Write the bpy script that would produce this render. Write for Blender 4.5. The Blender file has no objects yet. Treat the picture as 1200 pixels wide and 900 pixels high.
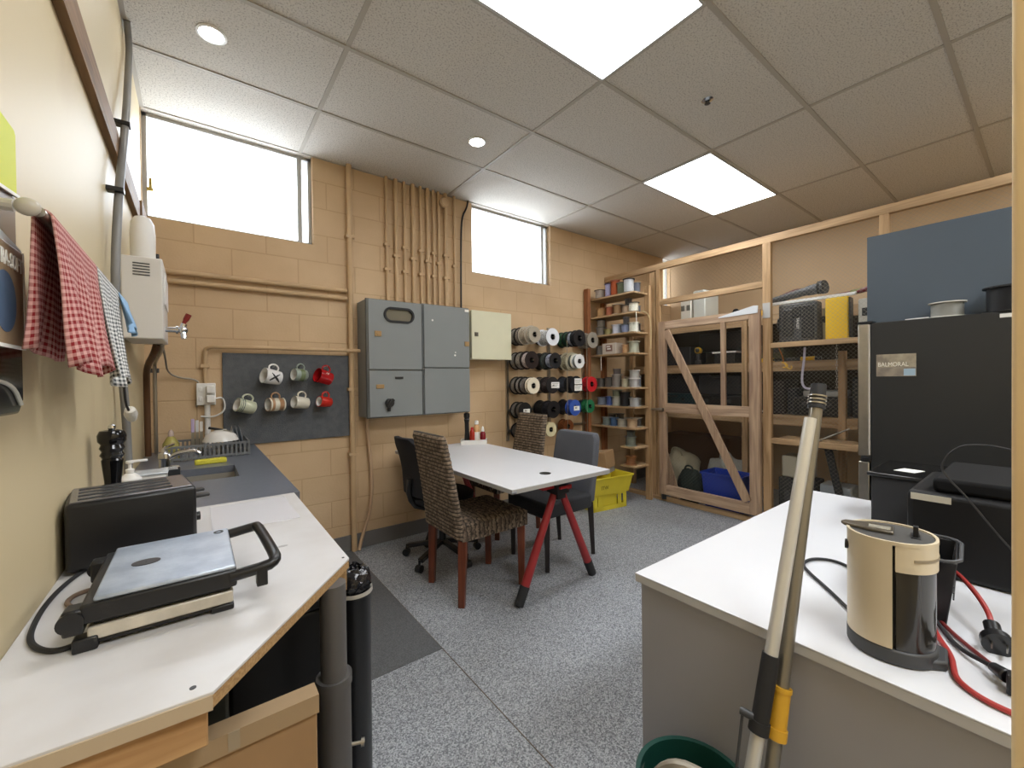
import bpy, bmesh, math, random
from mathutils import Vector, Matrix, Euler
random.seed(7)
S = bpy.context.scene
COL = S.collection
R = math.radians

# ---------------------------------------------------------------- camera
H = 1.31
cam_d = bpy.data.cameras.new('camera')
cam = bpy.data.objects.new('camera', cam_d); COL.objects.link(cam); S.camera = cam
F_PX, YAW, PITCH, ROLL = 487.15, 0.649708, -0.010496, -0.011342
cam_d.sensor_width = 36.0; cam_d.lens = F_PX / 1200 * 36.0
cam_d.clip_start = 0.02; cam_d.clip_end = 60
_f = Vector((math.sin(YAW), math.cos(YAW), 0)); _r = Vector((math.cos(YAW), -math.sin(YAW), 0)); _u = Vector((0, 0, 1))
_f2 = _f * math.cos(PITCH) + _u * math.sin(PITCH); _u2 = -_f * math.sin(PITCH) + _u * math.cos(PITCH)
_r3 = _r * math.cos(ROLL) + _u2 * math.sin(ROLL); _u3 = -_r * math.sin(ROLL) + _u2 * math.cos(ROLL)
mw = Matrix((( _r3.x, _u3.x, -_f2.x, 0), (_r3.y, _u3.y, -_f2.y, 0), (_r3.z, _u3.z, -_f2.z, H), (0, 0, 0, 1)))
cam.matrix_world = mw

# ---------------------------------------------------------------- world, exposure
W = bpy.data.worlds.new('world'); S.world = W; W.use_nodes = True
W.node_tree.nodes['Background'].inputs[0].default_value = (0.86, 0.93, 1.0, 1)
W.node_tree.nodes['Background'].inputs[1].default_value = 7.0
S.view_settings.view_transform = 'Standard'; S.view_settings.look = 'None'
S.view_settings.gamma = 1.0; S.view_settings.use_curve_mapping = False
S.view_settings.exposure = 0.28
PANEL_STRENGTH = 11.0
DOWN_STRENGTH = 40.0
def area(name, loc, rot, sx, sy, power, color=(1, 1, 1), portal=False):
    d = bpy.data.lights.new(name, 'AREA'); d.shape = 'RECTANGLE'; d.size = sx; d.size_y = sy
    d.energy = power; d.color = color
    o = bpy.data.objects.new(name, d); COL.objects.link(o); o.location = loc; o.rotation_euler = rot
    if portal: d.cycles.is_portal = True
    return o
# the windows let the sky in (portals only steer the sampling)
area('window_portal_a', (0.23, 3.52, 2.645), (R(-90), 0, 0), 0.96, 0.66, 1, portal=True)
area('window_portal_b', (2.57, 3.52, 2.645), (R(-90), 0, 0), 1.0, 0.66, 1, portal=True)
# two unseen area lights added behind the camera to brighten near surfaces
area('rear_fill_light', (3.6, -0.75, 2.955), (0, 0, 0), 1.2, 0.6, 40, (0.93, 0.97, 1.0))
area('rear_fill_light', (0.9, -0.85, 2.955), (0, 0, 0), 1.2, 0.6, 46, (0.93, 0.97, 1.0))

# ---------------------------------------------------------------- materials
def lin(c):
    if isinstance(c, str):
        c = tuple(int(c[i:i+2], 16) for i in (0, 2, 4))
    return tuple(((x/255)/12.92 if x/255 <= 0.04045 else ((x/255+0.055)/1.055)**2.4) for x in c) + (1,)
_M = {}
def mat(name, col, rough=0.6, metal=0.0, var=0.0, scale=8.0, bump=0.0, bscale=40.0, col2=None, spec=0.5, coat=0.0, trans=0.0, emit=0.0, alpha=1.0):
    """plain principled surface with a soft procedural mottle and fine bump"""
    if name in _M: return _M[name]
    m = bpy.data.materials.new(name); m.use_nodes = True; _M[name] = m
    nt = m.node_tree; n = nt.nodes; l = nt.links; b = n['Principled BSDF']
    b.inputs['Base Color'].default_value = lin(col); b.inputs['Roughness'].default_value = rough
    b.inputs['Metallic'].default_value = metal; b.inputs['Specular IOR Level'].default_value = spec
    b.inputs['Coat Weight'].default_value = coat; b.inputs['Transmission Weight'].default_value = trans
    b.inputs['Alpha'].default_value = alpha
    if emit:
        b.inputs['Emission Color'].default_value = lin(col); b.inputs['Emission Strength'].default_value = emit
    tc = n.new('ShaderNodeTexCoord')
    if var or col2:
        t = n.new('ShaderNodeTexNoise'); t.inputs['Scale'].default_value = scale; t.inputs['Detail'].default_value = 5
        l.new(tc.outputs['Object'], t.inputs['Vector'])
        mx = n.new('ShaderNodeMix'); mx.data_type = 'RGBA'
        c = lin(col); c2 = lin(col2) if col2 else tuple(x*(1-var) for x in c[:3]) + (1,)
        mx.inputs[6].default_value = c; mx.inputs[7].default_value = c2
        rp = n.new('ShaderNodeMapRange'); rp.inputs[1].default_value = 0.35; rp.inputs[2].default_value = 0.65
        l.new(t.outputs['Fac'], rp.inputs[0]); l.new(rp.outputs[0], mx.inputs[0]); l.new(mx.outputs[2], b.inputs['Base Color'])
    if bump:
        t2 = n.new('ShaderNodeTexNoise'); t2.inputs['Scale'].default_value = bscale; t2.inputs['Detail'].default_value = 4
        l.new(tc.outputs['Object'], t2.inputs['Vector'])
        bp = n.new('ShaderNodeBump'); bp.inputs['Strength'].default_value = bump; bp.inputs['Distance'].default_value = 0.01
        l.new(t2.outputs['Fac'], bp.inputs['Height']); l.new(bp.outputs[0], b.inputs['Normal'])
    return m

def wood(name, c1, c2, axis='Z', rough=0.65, scale=6.0):
    """timber: stretched noise grain along one axis with a few darker streaks"""
    if name in _M: return _M[name]
    m = bpy.data.materials.new(name); m.use_nodes = True; _M[name] = m
    nt = m.node_tree; n = nt.nodes; l = nt.links; b = n['Principled BSDF']; b.inputs['Roughness'].default_value = rough
    tc = n.new('ShaderNodeTexCoord'); mp = n.new('ShaderNodeMapping')
    s = [scale*5]*3; s['XYZ'.index(axis)] = scale*0.35; mp.inputs['Scale'].default_value = s
    l.new(tc.outputs['Object'], mp.inputs['Vector'])
    t = n.new('ShaderNodeTexNoise'); t.inputs['Scale'].default_value = 1.0; t.inputs['Detail'].default_value = 6; t.inputs['Distortion'].default_value = 0.8
    l.new(mp.outputs[0], t.inputs['Vector'])
    cr = n.new('ShaderNodeValToRGB'); cr.color_ramp.elements[0].position = 0.34; cr.color_ramp.elements[1].position = 0.66
    cr.color_ramp.elements[0].color = lin(c1); cr.color_ramp.elements[1].color = lin(c2)
    l.new(t.outputs['Fac'], cr.inputs[0]); l.new(cr.outputs[0], b.inputs['Base Color'])
    bp = n.new('ShaderNodeBump'); bp.inputs['Strength'].default_value = 0.15; bp.inputs['Distance'].default_value = 0.004
    l.new(t.outputs['Fac'], bp.inputs['Height']); l.new(bp.outputs[0], b.inputs['Normal'])
    return m

def nodes(name, rough=0.6):
    m = bpy.data.materials.new(name); m.use_nodes = True; _M[name] = m
    nt = m.node_tree; b = nt.nodes['Principled BSDF']; b.inputs['Roughness'].default_value = rough
    return m, nt.nodes, nt.links, b
def ramp(n, p0, c0, p1, c1):
    r = n.new('ShaderNodeValToRGB'); e = r.color_ramp.elements
    e[0].position = p0; e[0].color = lin(c0); e[1].position = p1; e[1].color = lin(c1); return r

def block_material():
    m, n, l, b = nodes('painted_blockwork', 0.55)
    tc = n.new('ShaderNodeTexCoord'); sp = n.new('ShaderNodeSeparateXYZ'); cb = n.new('ShaderNodeCombineXYZ')
    l.new(tc.outputs['Object'], sp.inputs[0]); l.new(sp.outputs['X'], cb.inputs['X']); l.new(sp.outputs['Z'], cb.inputs['Y'])
    br = n.new('ShaderNodeTexBrick'); l.new(cb.outputs[0], br.inputs['Vector'])
    br.inputs['Scale'].default_value = 1.0; br.inputs['Brick Width'].default_value = 0.4; br.inputs['Row Height'].default_value = 0.2
    br.inputs['Mortar Size'].default_value = 0.0055; br.inputs['Mortar Smooth'].default_value = 0.6; br.inputs['Bias'].default_value = 0
    br.inputs['Color1'].default_value = lin('d0b38e'); br.inputs['Color2'].default_value = lin('ccaf8a'); br.inputs['Mortar'].default_value = lin('c1a37e')
    ns = n.new('ShaderNodeTexNoise'); ns.inputs['Scale'].default_value = 2.2; ns.inputs['Detail'].default_value = 6
    l.new(tc.outputs['Object'], ns.inputs['Vector'])
    mx = n.new('ShaderNodeMix'); mx.data_type = 'RGBA'; mx.blend_type = 'MULTIPLY'; mx.inputs[0].default_value = 0.45
    rr = ramp(n, 0.3, 'd8cdbf', 0.65, 'ffffff'); l.new(ns.outputs['Fac'], rr.inputs[0])
    l.new(br.outputs['Color'], mx.inputs[6]); l.new(rr.outputs[0], mx.inputs[7]); l.new(mx.outputs[2], b.inputs['Base Color'])
    n2 = n.new('ShaderNodeTexNoise'); n2.inputs['Scale'].default_value = 70; l.new(tc.outputs['Object'], n2.inputs['Vector'])
    b1 = n.new('ShaderNodeBump'); b1.inputs['Strength'].default_value = 0.22; b1.inputs['Distance'].default_value = 0.004; l.new(n2.outputs['Fac'], b1.inputs['Height'])
    b2 = n.new('ShaderNodeBump'); b2.invert = True; b2.inputs['Strength'].default_value = 0.3; b2.inputs['Distance'].default_value = 0.006
    l.new(br.outputs['Fac'], b2.inputs['Height']); l.new(b1.outputs[0], b2.inputs['Normal']); l.new(b2.outputs[0], b.inputs['Normal'])
    return m
def plaster_material():
    m, n, l, b = nodes('painted_plaster', 0.5)
    tc = n.new('ShaderNodeTexCoord'); ns = n.new('ShaderNodeTexNoise'); ns.inputs['Scale'].default_value = 1.7; ns.inputs['Detail'].default_value = 7; ns.inputs['Distortion'].default_value = 0.6
    mp = n.new('ShaderNodeMapping'); mp.inputs['Scale'].default_value = (1, 1, 0.5); l.new(tc.outputs['Object'], mp.inputs[0]); l.new(mp.outputs[0], ns.inputs['Vector'])
    rr = ramp(n, 0.36, 'bda681', 0.5, 'cebd98'); l.new(ns.outputs['Fac'], rr.inputs[0]); l.new(rr.outputs[0], b.inputs['Base Color'])
    n2 = n.new('ShaderNodeTexNoise'); n2.inputs['Scale'].default_value = 30; l.new(tc.outputs['Object'], n2.inputs['Vector'])
    b1 = n.new('ShaderNodeBump'); b1.inputs['Strength'].default_value = 0.1; b1.inputs['Distance'].default_value = 0.003; l.new(n2.outputs['Fac'], b1.inputs['Height']); l.new(b1.outputs[0], b.inputs['Normal'])
    return m
def tile_material():
    m, n, l, b = nodes('mineral_fibre_tile', 0.9)
    tc = n.new('ShaderNodeTexCoord'); ns = n.new('ShaderNodeTexNoise'); ns.inputs['Scale'].default_value = 130; ns.inputs['Detail'].default_value = 3
    l.new(tc.outputs['Object'], ns.inputs['Vector'])
    rr = ramp(n, 0.36, 'a09b93', 0.47, 'cbc6be'); l.new(ns.outputs['Fac'], rr.inputs[0]); l.new(rr.outputs[0], b.inputs['Base Color'])
    b1 = n.new('ShaderNodeBump'); b1.inputs['Strength'].default_value = 0.4; b1.inputs['Distance'].default_value = 0.003; l.new(ns.outputs['Fac'], b1.inputs['Height']); l.new(b1.outputs[0], b.inputs['Normal'])
    return m
def speckle(name, base, dark, light, sc=160, rough=0.55):
    m, n, l, b = nodes(name, rough)
    tc = n.new('ShaderNodeTexCoord'); v = n.new('ShaderNodeTexVoronoi'); v.inputs['Scale'].default_value = sc; l.new(tc.outputs['Object'], v.inputs['Vector'])
    sp = n.new('ShaderNodeSeparateColor'); l.new(v.outputs['Color'], sp.inputs[0])
    r_ = n.new('ShaderNodeValToRGB'); cr = r_.color_ramp; cr.interpolation = 'CONSTANT'
    cr.elements[0].position = 0; cr.elements[0].color = lin(dark); cr.elements[1].position = 0.3; cr.elements[1].color = lin(base)
    e = cr.elements.new(0.72); e.color = lin(light)
    l.new(sp.outputs[0], r_.inputs[0])
    ns = n.new('ShaderNodeTexNoise'); ns.inputs['Scale'].default_value = 1.1; ns.inputs['Detail'].default_value = 4; l.new(tc.outputs['Object'], ns.inputs['Vector'])
    mx = n.new('ShaderNodeMix'); mx.data_type = 'RGBA'; mx.blend_type = 'MULTIPLY'; mx.inputs[0].default_value = 0.5
    rr = ramp(n, 0.35, 'd6d2cc', 0.6, 'ffffff'); l.new(ns.outputs['Fac'], rr.inputs[0])
    l.new(r_.outputs[0], mx.inputs[6]); l.new(rr.outputs[0], mx.inputs[7]); l.new(mx.outputs[2], b.inputs['Base Color'])
    return m
def weave_material(name, c1, c2, cm, axis='Z', period=0.0231, rough=0.75, dist=0.6):
    """rush strands: dark gaps between rows, strand colour varying along each row"""
    m, n, l, b = nodes(name, rough)
    tc = n.new('ShaderNodeTexCoord'); w = n.new('ShaderNodeTexWave'); w.bands_direction = axis; w.inputs['Scale'].default_value = 6.2832/(20*period)
    w.inputs['Distortion'].default_value = dist; w.inputs['Detail'].default_value = 1; w.inputs['Detail Scale'].default_value = 4 if dist > 1 else 2
    l.new(tc.outputs['Object'], w.inputs['Vector'])
    ns = n.new('ShaderNodeTexNoise'); ns.inputs['Scale'].default_value = 42; ns.inputs['Detail'].default_value = 2; l.new(tc.outputs['Object'], ns.inputs['Vector'])
    rr = ramp(n, 0.38, c1, 0.66, c2); l.new(ns.outputs['Fac'], rr.inputs[0])
    mx = n.new('ShaderNodeMix'); mx.data_type = 'RGBA'; mx.inputs[6].default_value = lin(cm); l.new(rr.outputs[0], mx.inputs[7])
    mr = n.new('ShaderNodeMapRange'); mr.inputs[1].default_value = 0.02; mr.inputs[2].default_value = 0.45; l.new(w.outputs['Color'], mr.inputs[0]); l.new(mr.outputs[0], mx.inputs[0])
    l.new(mx.outputs[2], b.inputs['Base Color'])
    return m
def check_material(name, c1, c2, n_u, n_v, warp='ffffff'):
    """gingham on the cloth's own UVs: stripes both ways, crossing darkest"""
    m, n, l, b = nodes(name, 0.9)
    uv = n.new('ShaderNodeTexCoord'); sp = n.new('ShaderNodeSeparateXYZ'); l.new(uv.outputs['UV'], sp.inputs[0])
    outs = []
    for ax, k in (('X', n_u), ('Y', n_v)):
        mu = n.new('ShaderNodeMath'); mu.operation = 'MULTIPLY'; mu.inputs[1].default_value = k; l.new(sp.outputs[ax], mu.inputs[0])
        fr = n.new('ShaderNodeMath'); fr.operation = 'FRACT'; l.new(mu.outputs[0], fr.inputs[0])
        gt = n.new('ShaderNodeMath'); gt.operation = 'GREATER_THAN'; gt.inputs[1].default_value = 0.5; l.new(fr.outputs[0], gt.inputs[0]); outs.append(gt)
    ad = n.new('ShaderNodeMath'); ad.operation = 'ADD'; l.new(outs[0].outputs[0], ad.inputs[0]); l.new(outs[1].outputs[0], ad.inputs[1])
    hf = n.new('ShaderNodeMath'); hf.operation = 'MULTIPLY'; hf.inputs[1].default_value = 0.5; l.new(ad.outputs[0], hf.inputs[0])
    mx = n.new('ShaderNodeMix'); mx.data_type = 'RGBA'; mx.inputs[6].default_value = lin(c1); mx.inputs[7].default_value = lin(c2)
    l.new(hf.outputs[0], mx.inputs[0]); l.new(mx.outputs[2], b.inputs['Base Color'])
    return m

def banded_material(name, c1, c2, axis='Z', freq=200, rough=0.5):
    """wound cable: fine dark lines between turns"""
    m, n, l, b = nodes(name, rough)
    tc = n.new('ShaderNodeTexCoord'); w = n.new('ShaderNodeTexWave'); w.bands_direction = axis; w.inputs['Scale'].default_value = freq/6.283
    w.inputs['Distortion'].default_value = 1.2; w.inputs['Detail'].default_value = 1
    l.new(tc.outputs['Object'], w.inputs['Vector'])
    rr = ramp(n, 0.15, c2, 0.5, c1); l.new(w.outputs['Color'], rr.inputs[0]); l.new(rr.outputs[0], b.inputs['Base Color'])
    bp = n.new('ShaderNodeBump'); bp.inputs['Strength'].default_value = 0.5; bp.inputs['Distance'].default_value = 0.003
    l.new(w.outputs['Color'], bp.inputs['Height']); l.new(bp.outputs[0], b.inputs['Normal'])
    return m

# ---------------------------------------------------------------- mesh builder
class MB:
    def __init__(s): s.v = []; s.f = []; s.mi = []; s.cur = 0
    def add(s, vs, fs):
        o = len(s.v); s.v += [Vector(v) for v in vs]; s.f += [tuple(i+o for i in f) for f in fs]; s.mi += [s.cur]*len(fs); return s
    def m(s, i): s.cur = i; return s
    def box(s, x0, x1, y0, y1, z0, z1, M=None):
        vs = [Vector((x, y, z)) for z in (z0, z1) for y in (y0, y1) for x in (x0, x1)]
        if M is not None: vs = [M @ v for v in vs]
        return s.add(vs, [(0,2,3,1),(4,5,7,6),(0,1,5,4),(1,3,7,5),(3,2,6,7),(2,0,4,6)])
    def beam(s, a, b, w, h, up=(0, 0, 1)):
        a = Vector(a); b = Vector(b); d = (b-a).normalized(); u = Vector(up)
        x = d.cross(u).normalized(); z = x.cross(d).normalized(); vs = []
        for p in (a, b):
            for i, j in ((-1,-1),(1,-1),(1,1),(-1,1)): vs.append(p + x*(w/2*i) + z*(h/2*j))
        return s.add(vs, [(3,2,1,0),(4,5,6,7),(0,1,5,4),(1,2,6,5),(2,3,7,6),(3,0,4,7)])
    def cyl(s, a, b, r0, r1=None, n=20, cap=True):
        a = Vector(a); b = Vector(b); r1 = r0 if r1 is None else r1; d = (b-a).normalized()
        t = Vector((0,0,1)) if abs(d.z) < 0.9 else Vector((1,0,0)); x = d.cross(t).normalized(); y = d.cross(x).normalized()
        vs = [a + (x*math.cos(6.28318*i/n) + y*math.sin(6.28318*i/n))*r0 for i in range(n)] + [b + (x*math.cos(6.28318*i/n) + y*math.sin(6.28318*i/n))*r1 for i in range(n)]
        fs = [(i, (i+1) % n, n+(i+1) % n, n+i) for i in range(n)]
        if cap: fs += [tuple(range(n-1, -1, -1)), tuple(range(n, 2*n))]
        return s.add(vs, fs)
    def lathe(s, prof, M=None, n=28, closed=False, sx=1, sy=1):
        """prof: (r, z) list revolved about Z"""
        M = M or Matrix(); vs = []; fs = []
        for r, z in prof:
            for i in range(n):
                a = 6.283185*i/n; vs.append(M @ Vector((r*math.cos(a)*sx, r*math.sin(a)*sy, z)))
        k = len(prof)
        for j in range(k-1 + (1 if closed else 0)):
            j2 = (j+1) % k
            for i in range(n): fs.append((j*n+i, j*n+(i+1) % n, j2*n+(i+1) % n, j2*n+i))
        if not closed:
            fs += [tuple(range(n-1, -1, -1)), tuple(range((k-1)*n, k*n))]
        return s.add(vs, fs)
    def tube(s, pts, r, n=10, smooth=0, closed=False):
        P = [Vector(p) for p in pts]
        for _ in range(smooth):
            Q = [P[0]]
            for i in range(len(P)-1): Q += [P[i]*0.75+P[i+1]*0.25, P[i]*0.25+P[i+1]*0.75]
            Q.append(P[-1]); P = Q
        k = len(P); rs = r if isinstance(r, (list, tuple)) else [r]*k
        if len(rs) != k: rs = [rs[min(int(i*len(rs)/k), len(rs)-1)] for i in range(k)]
        nrm = None; vs = []
        for i in range(k):
            d = (P[(i+1) % k]-P[i-1]) if closed else (P[min(i+1, k-1)]-P[max(i-1, 0)])
            d.normalize()
            if nrm is None:
                t = Vector((0,0,1)) if abs(d.z) < 0.9 else Vector((1,0,0)); nrm = d.cross(t).normalized()
            else:
                nrm = (nrm - d*nrm.dot(d)).normalized()
            b = d.cross(nrm)
            for j in range(n):
                a = 6.283185*j/n; vs.append(P[i] + (nrm*math.cos(a)+b*math.sin(a))*rs[i])
        fs = []
        for i in range(k if closed else k-1):
            i2 = (i+1) % k
            for j in range(n): fs.append((i*n+j, i*n+(j+1) % n, i2*n+(j+1) % n, i2*n+j))
        if not closed: fs += [tuple(range(n-1, -1, -1)), tuple(range((k-1)*n, k*n))]
        return s.add(vs, fs)
    def prism(s, poly, z0, z1, M=None):
        """poly in XY (counter-clockwise), extruded z0..z1"""
        M = M or Matrix(); k = len(poly)
        vs = [M @ Vector((x, y, z0)) for x, y in poly] + [M @ Vector((x, y, z1)) for x, y in poly]
        fs = [tuple(range(k-1, -1, -1)), tuple(range(k, 2*k))] + [(i, (i+1) % k, k+(i+1) % k, k+i) for i in range(k)]
        return s.add(vs, fs)
    def ball(s, c, r, n=14, k=8, sc=(1,1,1)):
        pr = [(math.sin(math.pi*(i+0.001)/(k))*r if 0 < i < k else r*0.02, -math.cos(math.pi*i/k)*r) for i in range(k+1)]
        return s.lathe(pr, Matrix.Translation(c) @ Matrix.Diagonal((*sc, 1)), n)
    def build(s, name, mats, parent=None, bevel=0.0, world=False, sharp=35, jitter=0.0):
        off = Vector((0, 0, 0))
        if world and parent is not None:
            p = parent
            while p is not None: off += p.location; p = p.parent
        me = bpy.data.meshes.new(name)
        me.from_pydata([v - off for v in s.v], [], s.f)
        mats = mats if isinstance(mats, (list, tuple)) else [mats]
        for m_ in mats: me.materials.append(m_)
        me.polygons.foreach_set('material_index', s.mi)
        me.polygons.foreach_set('use_smooth', [True]*len(s.f))
        bm = bmesh.new(); bm.from_mesh(me); bmesh.ops.recalc_face_normals(bm, faces=bm.faces); bm.to_mesh(me); bm.free()
        me.set_sharp_from_angle(angle=R(sharp)); me.update()
        o = bpy.data.objects.new(name, me); COL.objects.link(o)
        if parent is not None: o.parent = parent
        if bevel:
            bv = o.modifiers.new('edge', 'BEVEL'); bv.width = bevel; bv.segments = 2; bv.limit_method = 'ANGLE'; bv.angle_limit = R(40); bv.harden_normals = False
        return o
def thing(name, label, cat, loc=(0, 0, 0), rot=(0, 0, 0), group=None):
    o = bpy.data.objects.new(name, None); COL.objects.link(o); o.empty_display_size = 0.05
    o.location = loc; o.rotation_euler = rot; return tag(o, label, cat, group)
def tag(o, label, cat, group=None, kind=None):
    o['label'] = label; o['category'] = cat
    if group: o['group'] = group
    if kind: o['kind'] = kind
    return o
def structure(o): o['kind'] = 'structure'; return o
def dup(root, loc=None, rot=None, label=None, group=None):
    r = root.copy(); COL.objects.link(r)
    if loc is not None: r.location = loc
    if rot is not None: r.rotation_euler = rot
    if label: r['label'] = label
    if group: r['group'] = group
    for ch in list(root.children):
        c = ch.copy(); COL.objects.link(c); c.parent = r
        for g in ch.children:
            d = g.copy(); COL.objects.link(d); d.parent = c
    return r
def text(body, size, material, parent, loc, rot, name='lettering', depth=0.0006, align='CENTER', sx=1.0, extra=None):
    cu = bpy.data.curves.new('t', 'FONT'); cu.body = body; cu.size = size; cu.extrude = depth; cu.align_x = align; cu.align_y = 'CENTER'; cu.offset = 0
    o = bpy.data.objects.new('t', cu); COL.objects.link(o)
    bpy.context.view_layer.update()
    me = bpy.data.meshes.new_from_object(o.evaluated_get(bpy.context.evaluated_depsgraph_get()))
    xs_ = [v.co.x for v in me.vertices]; sh_ = -max(xs_) if align == 'RIGHT' else -(max(xs_)+min(xs_))/2
    for v in me.vertices: v.co.x += sh_
    bpy.data.objects.remove(o); me.materials.clear(); me.materials.append(material)
    n = bpy.data.objects.new(name, me); COL.objects.link(n); n.parent = parent; n.location = loc; n.rotation_euler = rot; n.scale = (sx, 1, 1)
    return n

M_BLOCK = block_material(); M_PLASTER = plaster_material(); M_TILE = tile_material()
M_FLOOR = speckle('speckled_vinyl', '92959a', '6a6d72', 'b2b5ba', 230)
M_MAT = speckle('dark_vinyl', '5f6163', '545658', '6a6c6e', 260)
M_TAN = mat('tan_paint', 'cdaf8a', 0.5, var=0.12, bump=0.1)
M_TANPIPE = mat('painted_pipe', 'c8a982', 0.45, var=0.15, scale=5)
M_PINE = wood('pine_upright', '94744f', 'bd9c74', 'Z'); M_PINEY = wood('pine_along', '967855', 'c0a17a', 'Y'); M_PINEX = wood('pine_across', 'a8824f', 'd0ae78', 'X')
M_GATE = wood('weathered_pine', '8f7460', 'b89c80', 'Z'); M_GATEY = wood('weathered_pine_along', '957a66', 'bea388', 'Y')
M_REDW = wood('reddish_timber', '7a4a2c', 'a56b42', 'Z')
M_BATTEN = wood('brown_batten', '6a4f34', '8a6a48', 'Y')
M_WHITE = mat('white_laminate', 'd4d5d9', 0.35, var=0.03, scale=3)
M_BENCH = mat('worn_white_laminate', 'd2d1d2', 0.34, col2='c5c2c0', scale=5)
M_GREYPL = mat('grey_panel', 'a2a1a5', 0.5, var=0.05, scale=2)
M_BLACK = mat('black_plastic', '151517', 0.35, bump=0.03, bscale=200)
M_BLACKM = mat('black_matte', '1c1c1e', 0.65)
M_BLACKG = mat('black_gloss', '0e0e10', 0.12)
M_DARKG = mat('dark_grey_plastic', '3a3b3d', 0.5)
M_CHROME = mat('chrome', 'd8dade', 0.12, 1.0)
M_STEEL = mat('brushed_steel', 'b7b2a8', 0.3, 1.0, var=0.1, scale=20)
M_ALU = mat('aluminium', 'c4c6ca', 0.32, 1.0)
M_WPL = mat('white_plastic', 'e8e6e2', 0.4)
M_CREAM = mat('cream_plastic', 'cdbfa4', 0.35, var=0.03)
M_ECAB = mat('grey_enamel', '7f8384', 0.42, var=0.05, scale=3)
M_PCAB = mat('pale_cream_enamel', 'd9d6ba', 0.4, var=0.03)
M_BOARD = mat('grey_felt_board', '606265', 0.9, col2='54575b', scale=25, bump=0.25, bscale=180)
M_COUNTER = mat('dark_grey_stone', '696e79', 0.28, var=0.1, scale=60)
M_CARD = mat('cardboard', '9e7d58', 0.8, var=0.1)
M_YELLOW = mat('yellow_plastic', 'd9c636', 0.45, var=0.06)
M_YCASE = mat('yellow_case', 'e8bd20', 0.4)
M_RED = mat('red_plastic', 'b01e20', 0.4)
M_REDPOLE = mat('red_enamel', '9c2a2c', 0.4, var=0.15, scale=12)
M_BLUE = mat('blue_plastic', '1f3a9c', 0.4)
M_SLATE = mat('slate_blue_panel', '485460', 0.45, var=0.04, scale=2)
M_RUBBER = mat('rubber', '232325', 0.75)
M_BROWNP = mat('brown_pipe', '5a3a20', 0.5, var=0.2)
M_CHIP = mat('chipboard_edge', 'b08e62', 0.8, col2='94734a', scale=240)
M_PAPER = mat('paper', 'efeee8', 0.7)
M_INK = mat('ink', '2a2a2c', 0.7)
# ================================================================ the room
LW = -0.245; BW = 3.33; CZ = 2.969; RW = 5.36; FW = -1.7
mb = MB().box(LW-0.1, RW+0.1, FW-0.1, BW+0.25, -0.12, 0.0)
structure(mb.build('floor', M_FLOOR))
mb = MB().box(LW, 0.938, 1.82, BW, 0.0, 0.0025)
structure(mb.build('trim_1', M_MAT))
mb = MB()
mb.box(0.9365, 0.9395, FW, BW, 0.0, 0.003); mb.box(0.938, RW, 0.60, 0.602, 0.0, 0.001)
structure(mb.build('trim_2', mat('floor_seam', '6f655c', 0.8)))
# ceiling slab, tiles and its T-bar grid
mb = MB().box(LW-0.1, RW+0.1, FW-0.1, BW+0.25, CZ, CZ+0.08)
structure(mb.build('ceiling', M_TILE))
mb = MB(); GX = [0.6235 + 1.2*i for i in range(0, 4)]; GY = [3.341 - 0.6*j for j in range(1, 9)]
for x in GX: mb.box(x-0.012, x+0.012, FW, BW, CZ-0.004, CZ+0.001)
for y in GY: mb.box(LW, RW, y-0.012, y+0.012, CZ-0.0045, CZ+0.001)
mb.box(LW, LW+0.02, FW, BW, CZ-0.0045, CZ+0.001); mb.box(LW, RW, BW-0.012, BW, CZ-0.005, CZ+0.001)
structure(mb.build('trim_3', mat('grid_paint', 'a8a196', 0.6)))
# back wall with three high window openings, 0.2 m thick
mb = MB(); wins = [(LW+0.003, 0.705), (2.078, 3.07), (5.18, 5.356)]; WZ0, WZ1 = 2.322, CZ
T = BW+0.2
mb.box(LW-0.1, RW+0.1, BW, T, -0.1, WZ0)
xs = [LW-0.1] + [v for w in wins for v in w] + [RW+0.1]
for i in range(0, len(xs), 2): mb.box(xs[i], xs[i+1], BW, T, WZ0, WZ1+0.05)
structure(mb.build('wall_back', M_BLOCK))
structure(MB().box(LW-0.15, LW, FW-0.1, BW, -0.1, CZ+0.05).build('wall_left', M_PLASTER))
structure(MB().box(RW, RW+0.15, FW-0.1, T, -0.1, CZ+0.05).build('wall_right', mat('tan_far_wall', 'c8ab86', 0.6, var=0.08, scale=2)))
structure(MB().box(LW-0.15, RW+0.15, FW-0.15, FW, -0.1, CZ+0.05).build('wall_front', M_PLASTER))
structure(MB().box(0.30, RW, BW-0.012, BW, 0, 0.118).build('baseboard_back', mat('grey_cove_skirting', '6d6a68', 0.5)))
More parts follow.
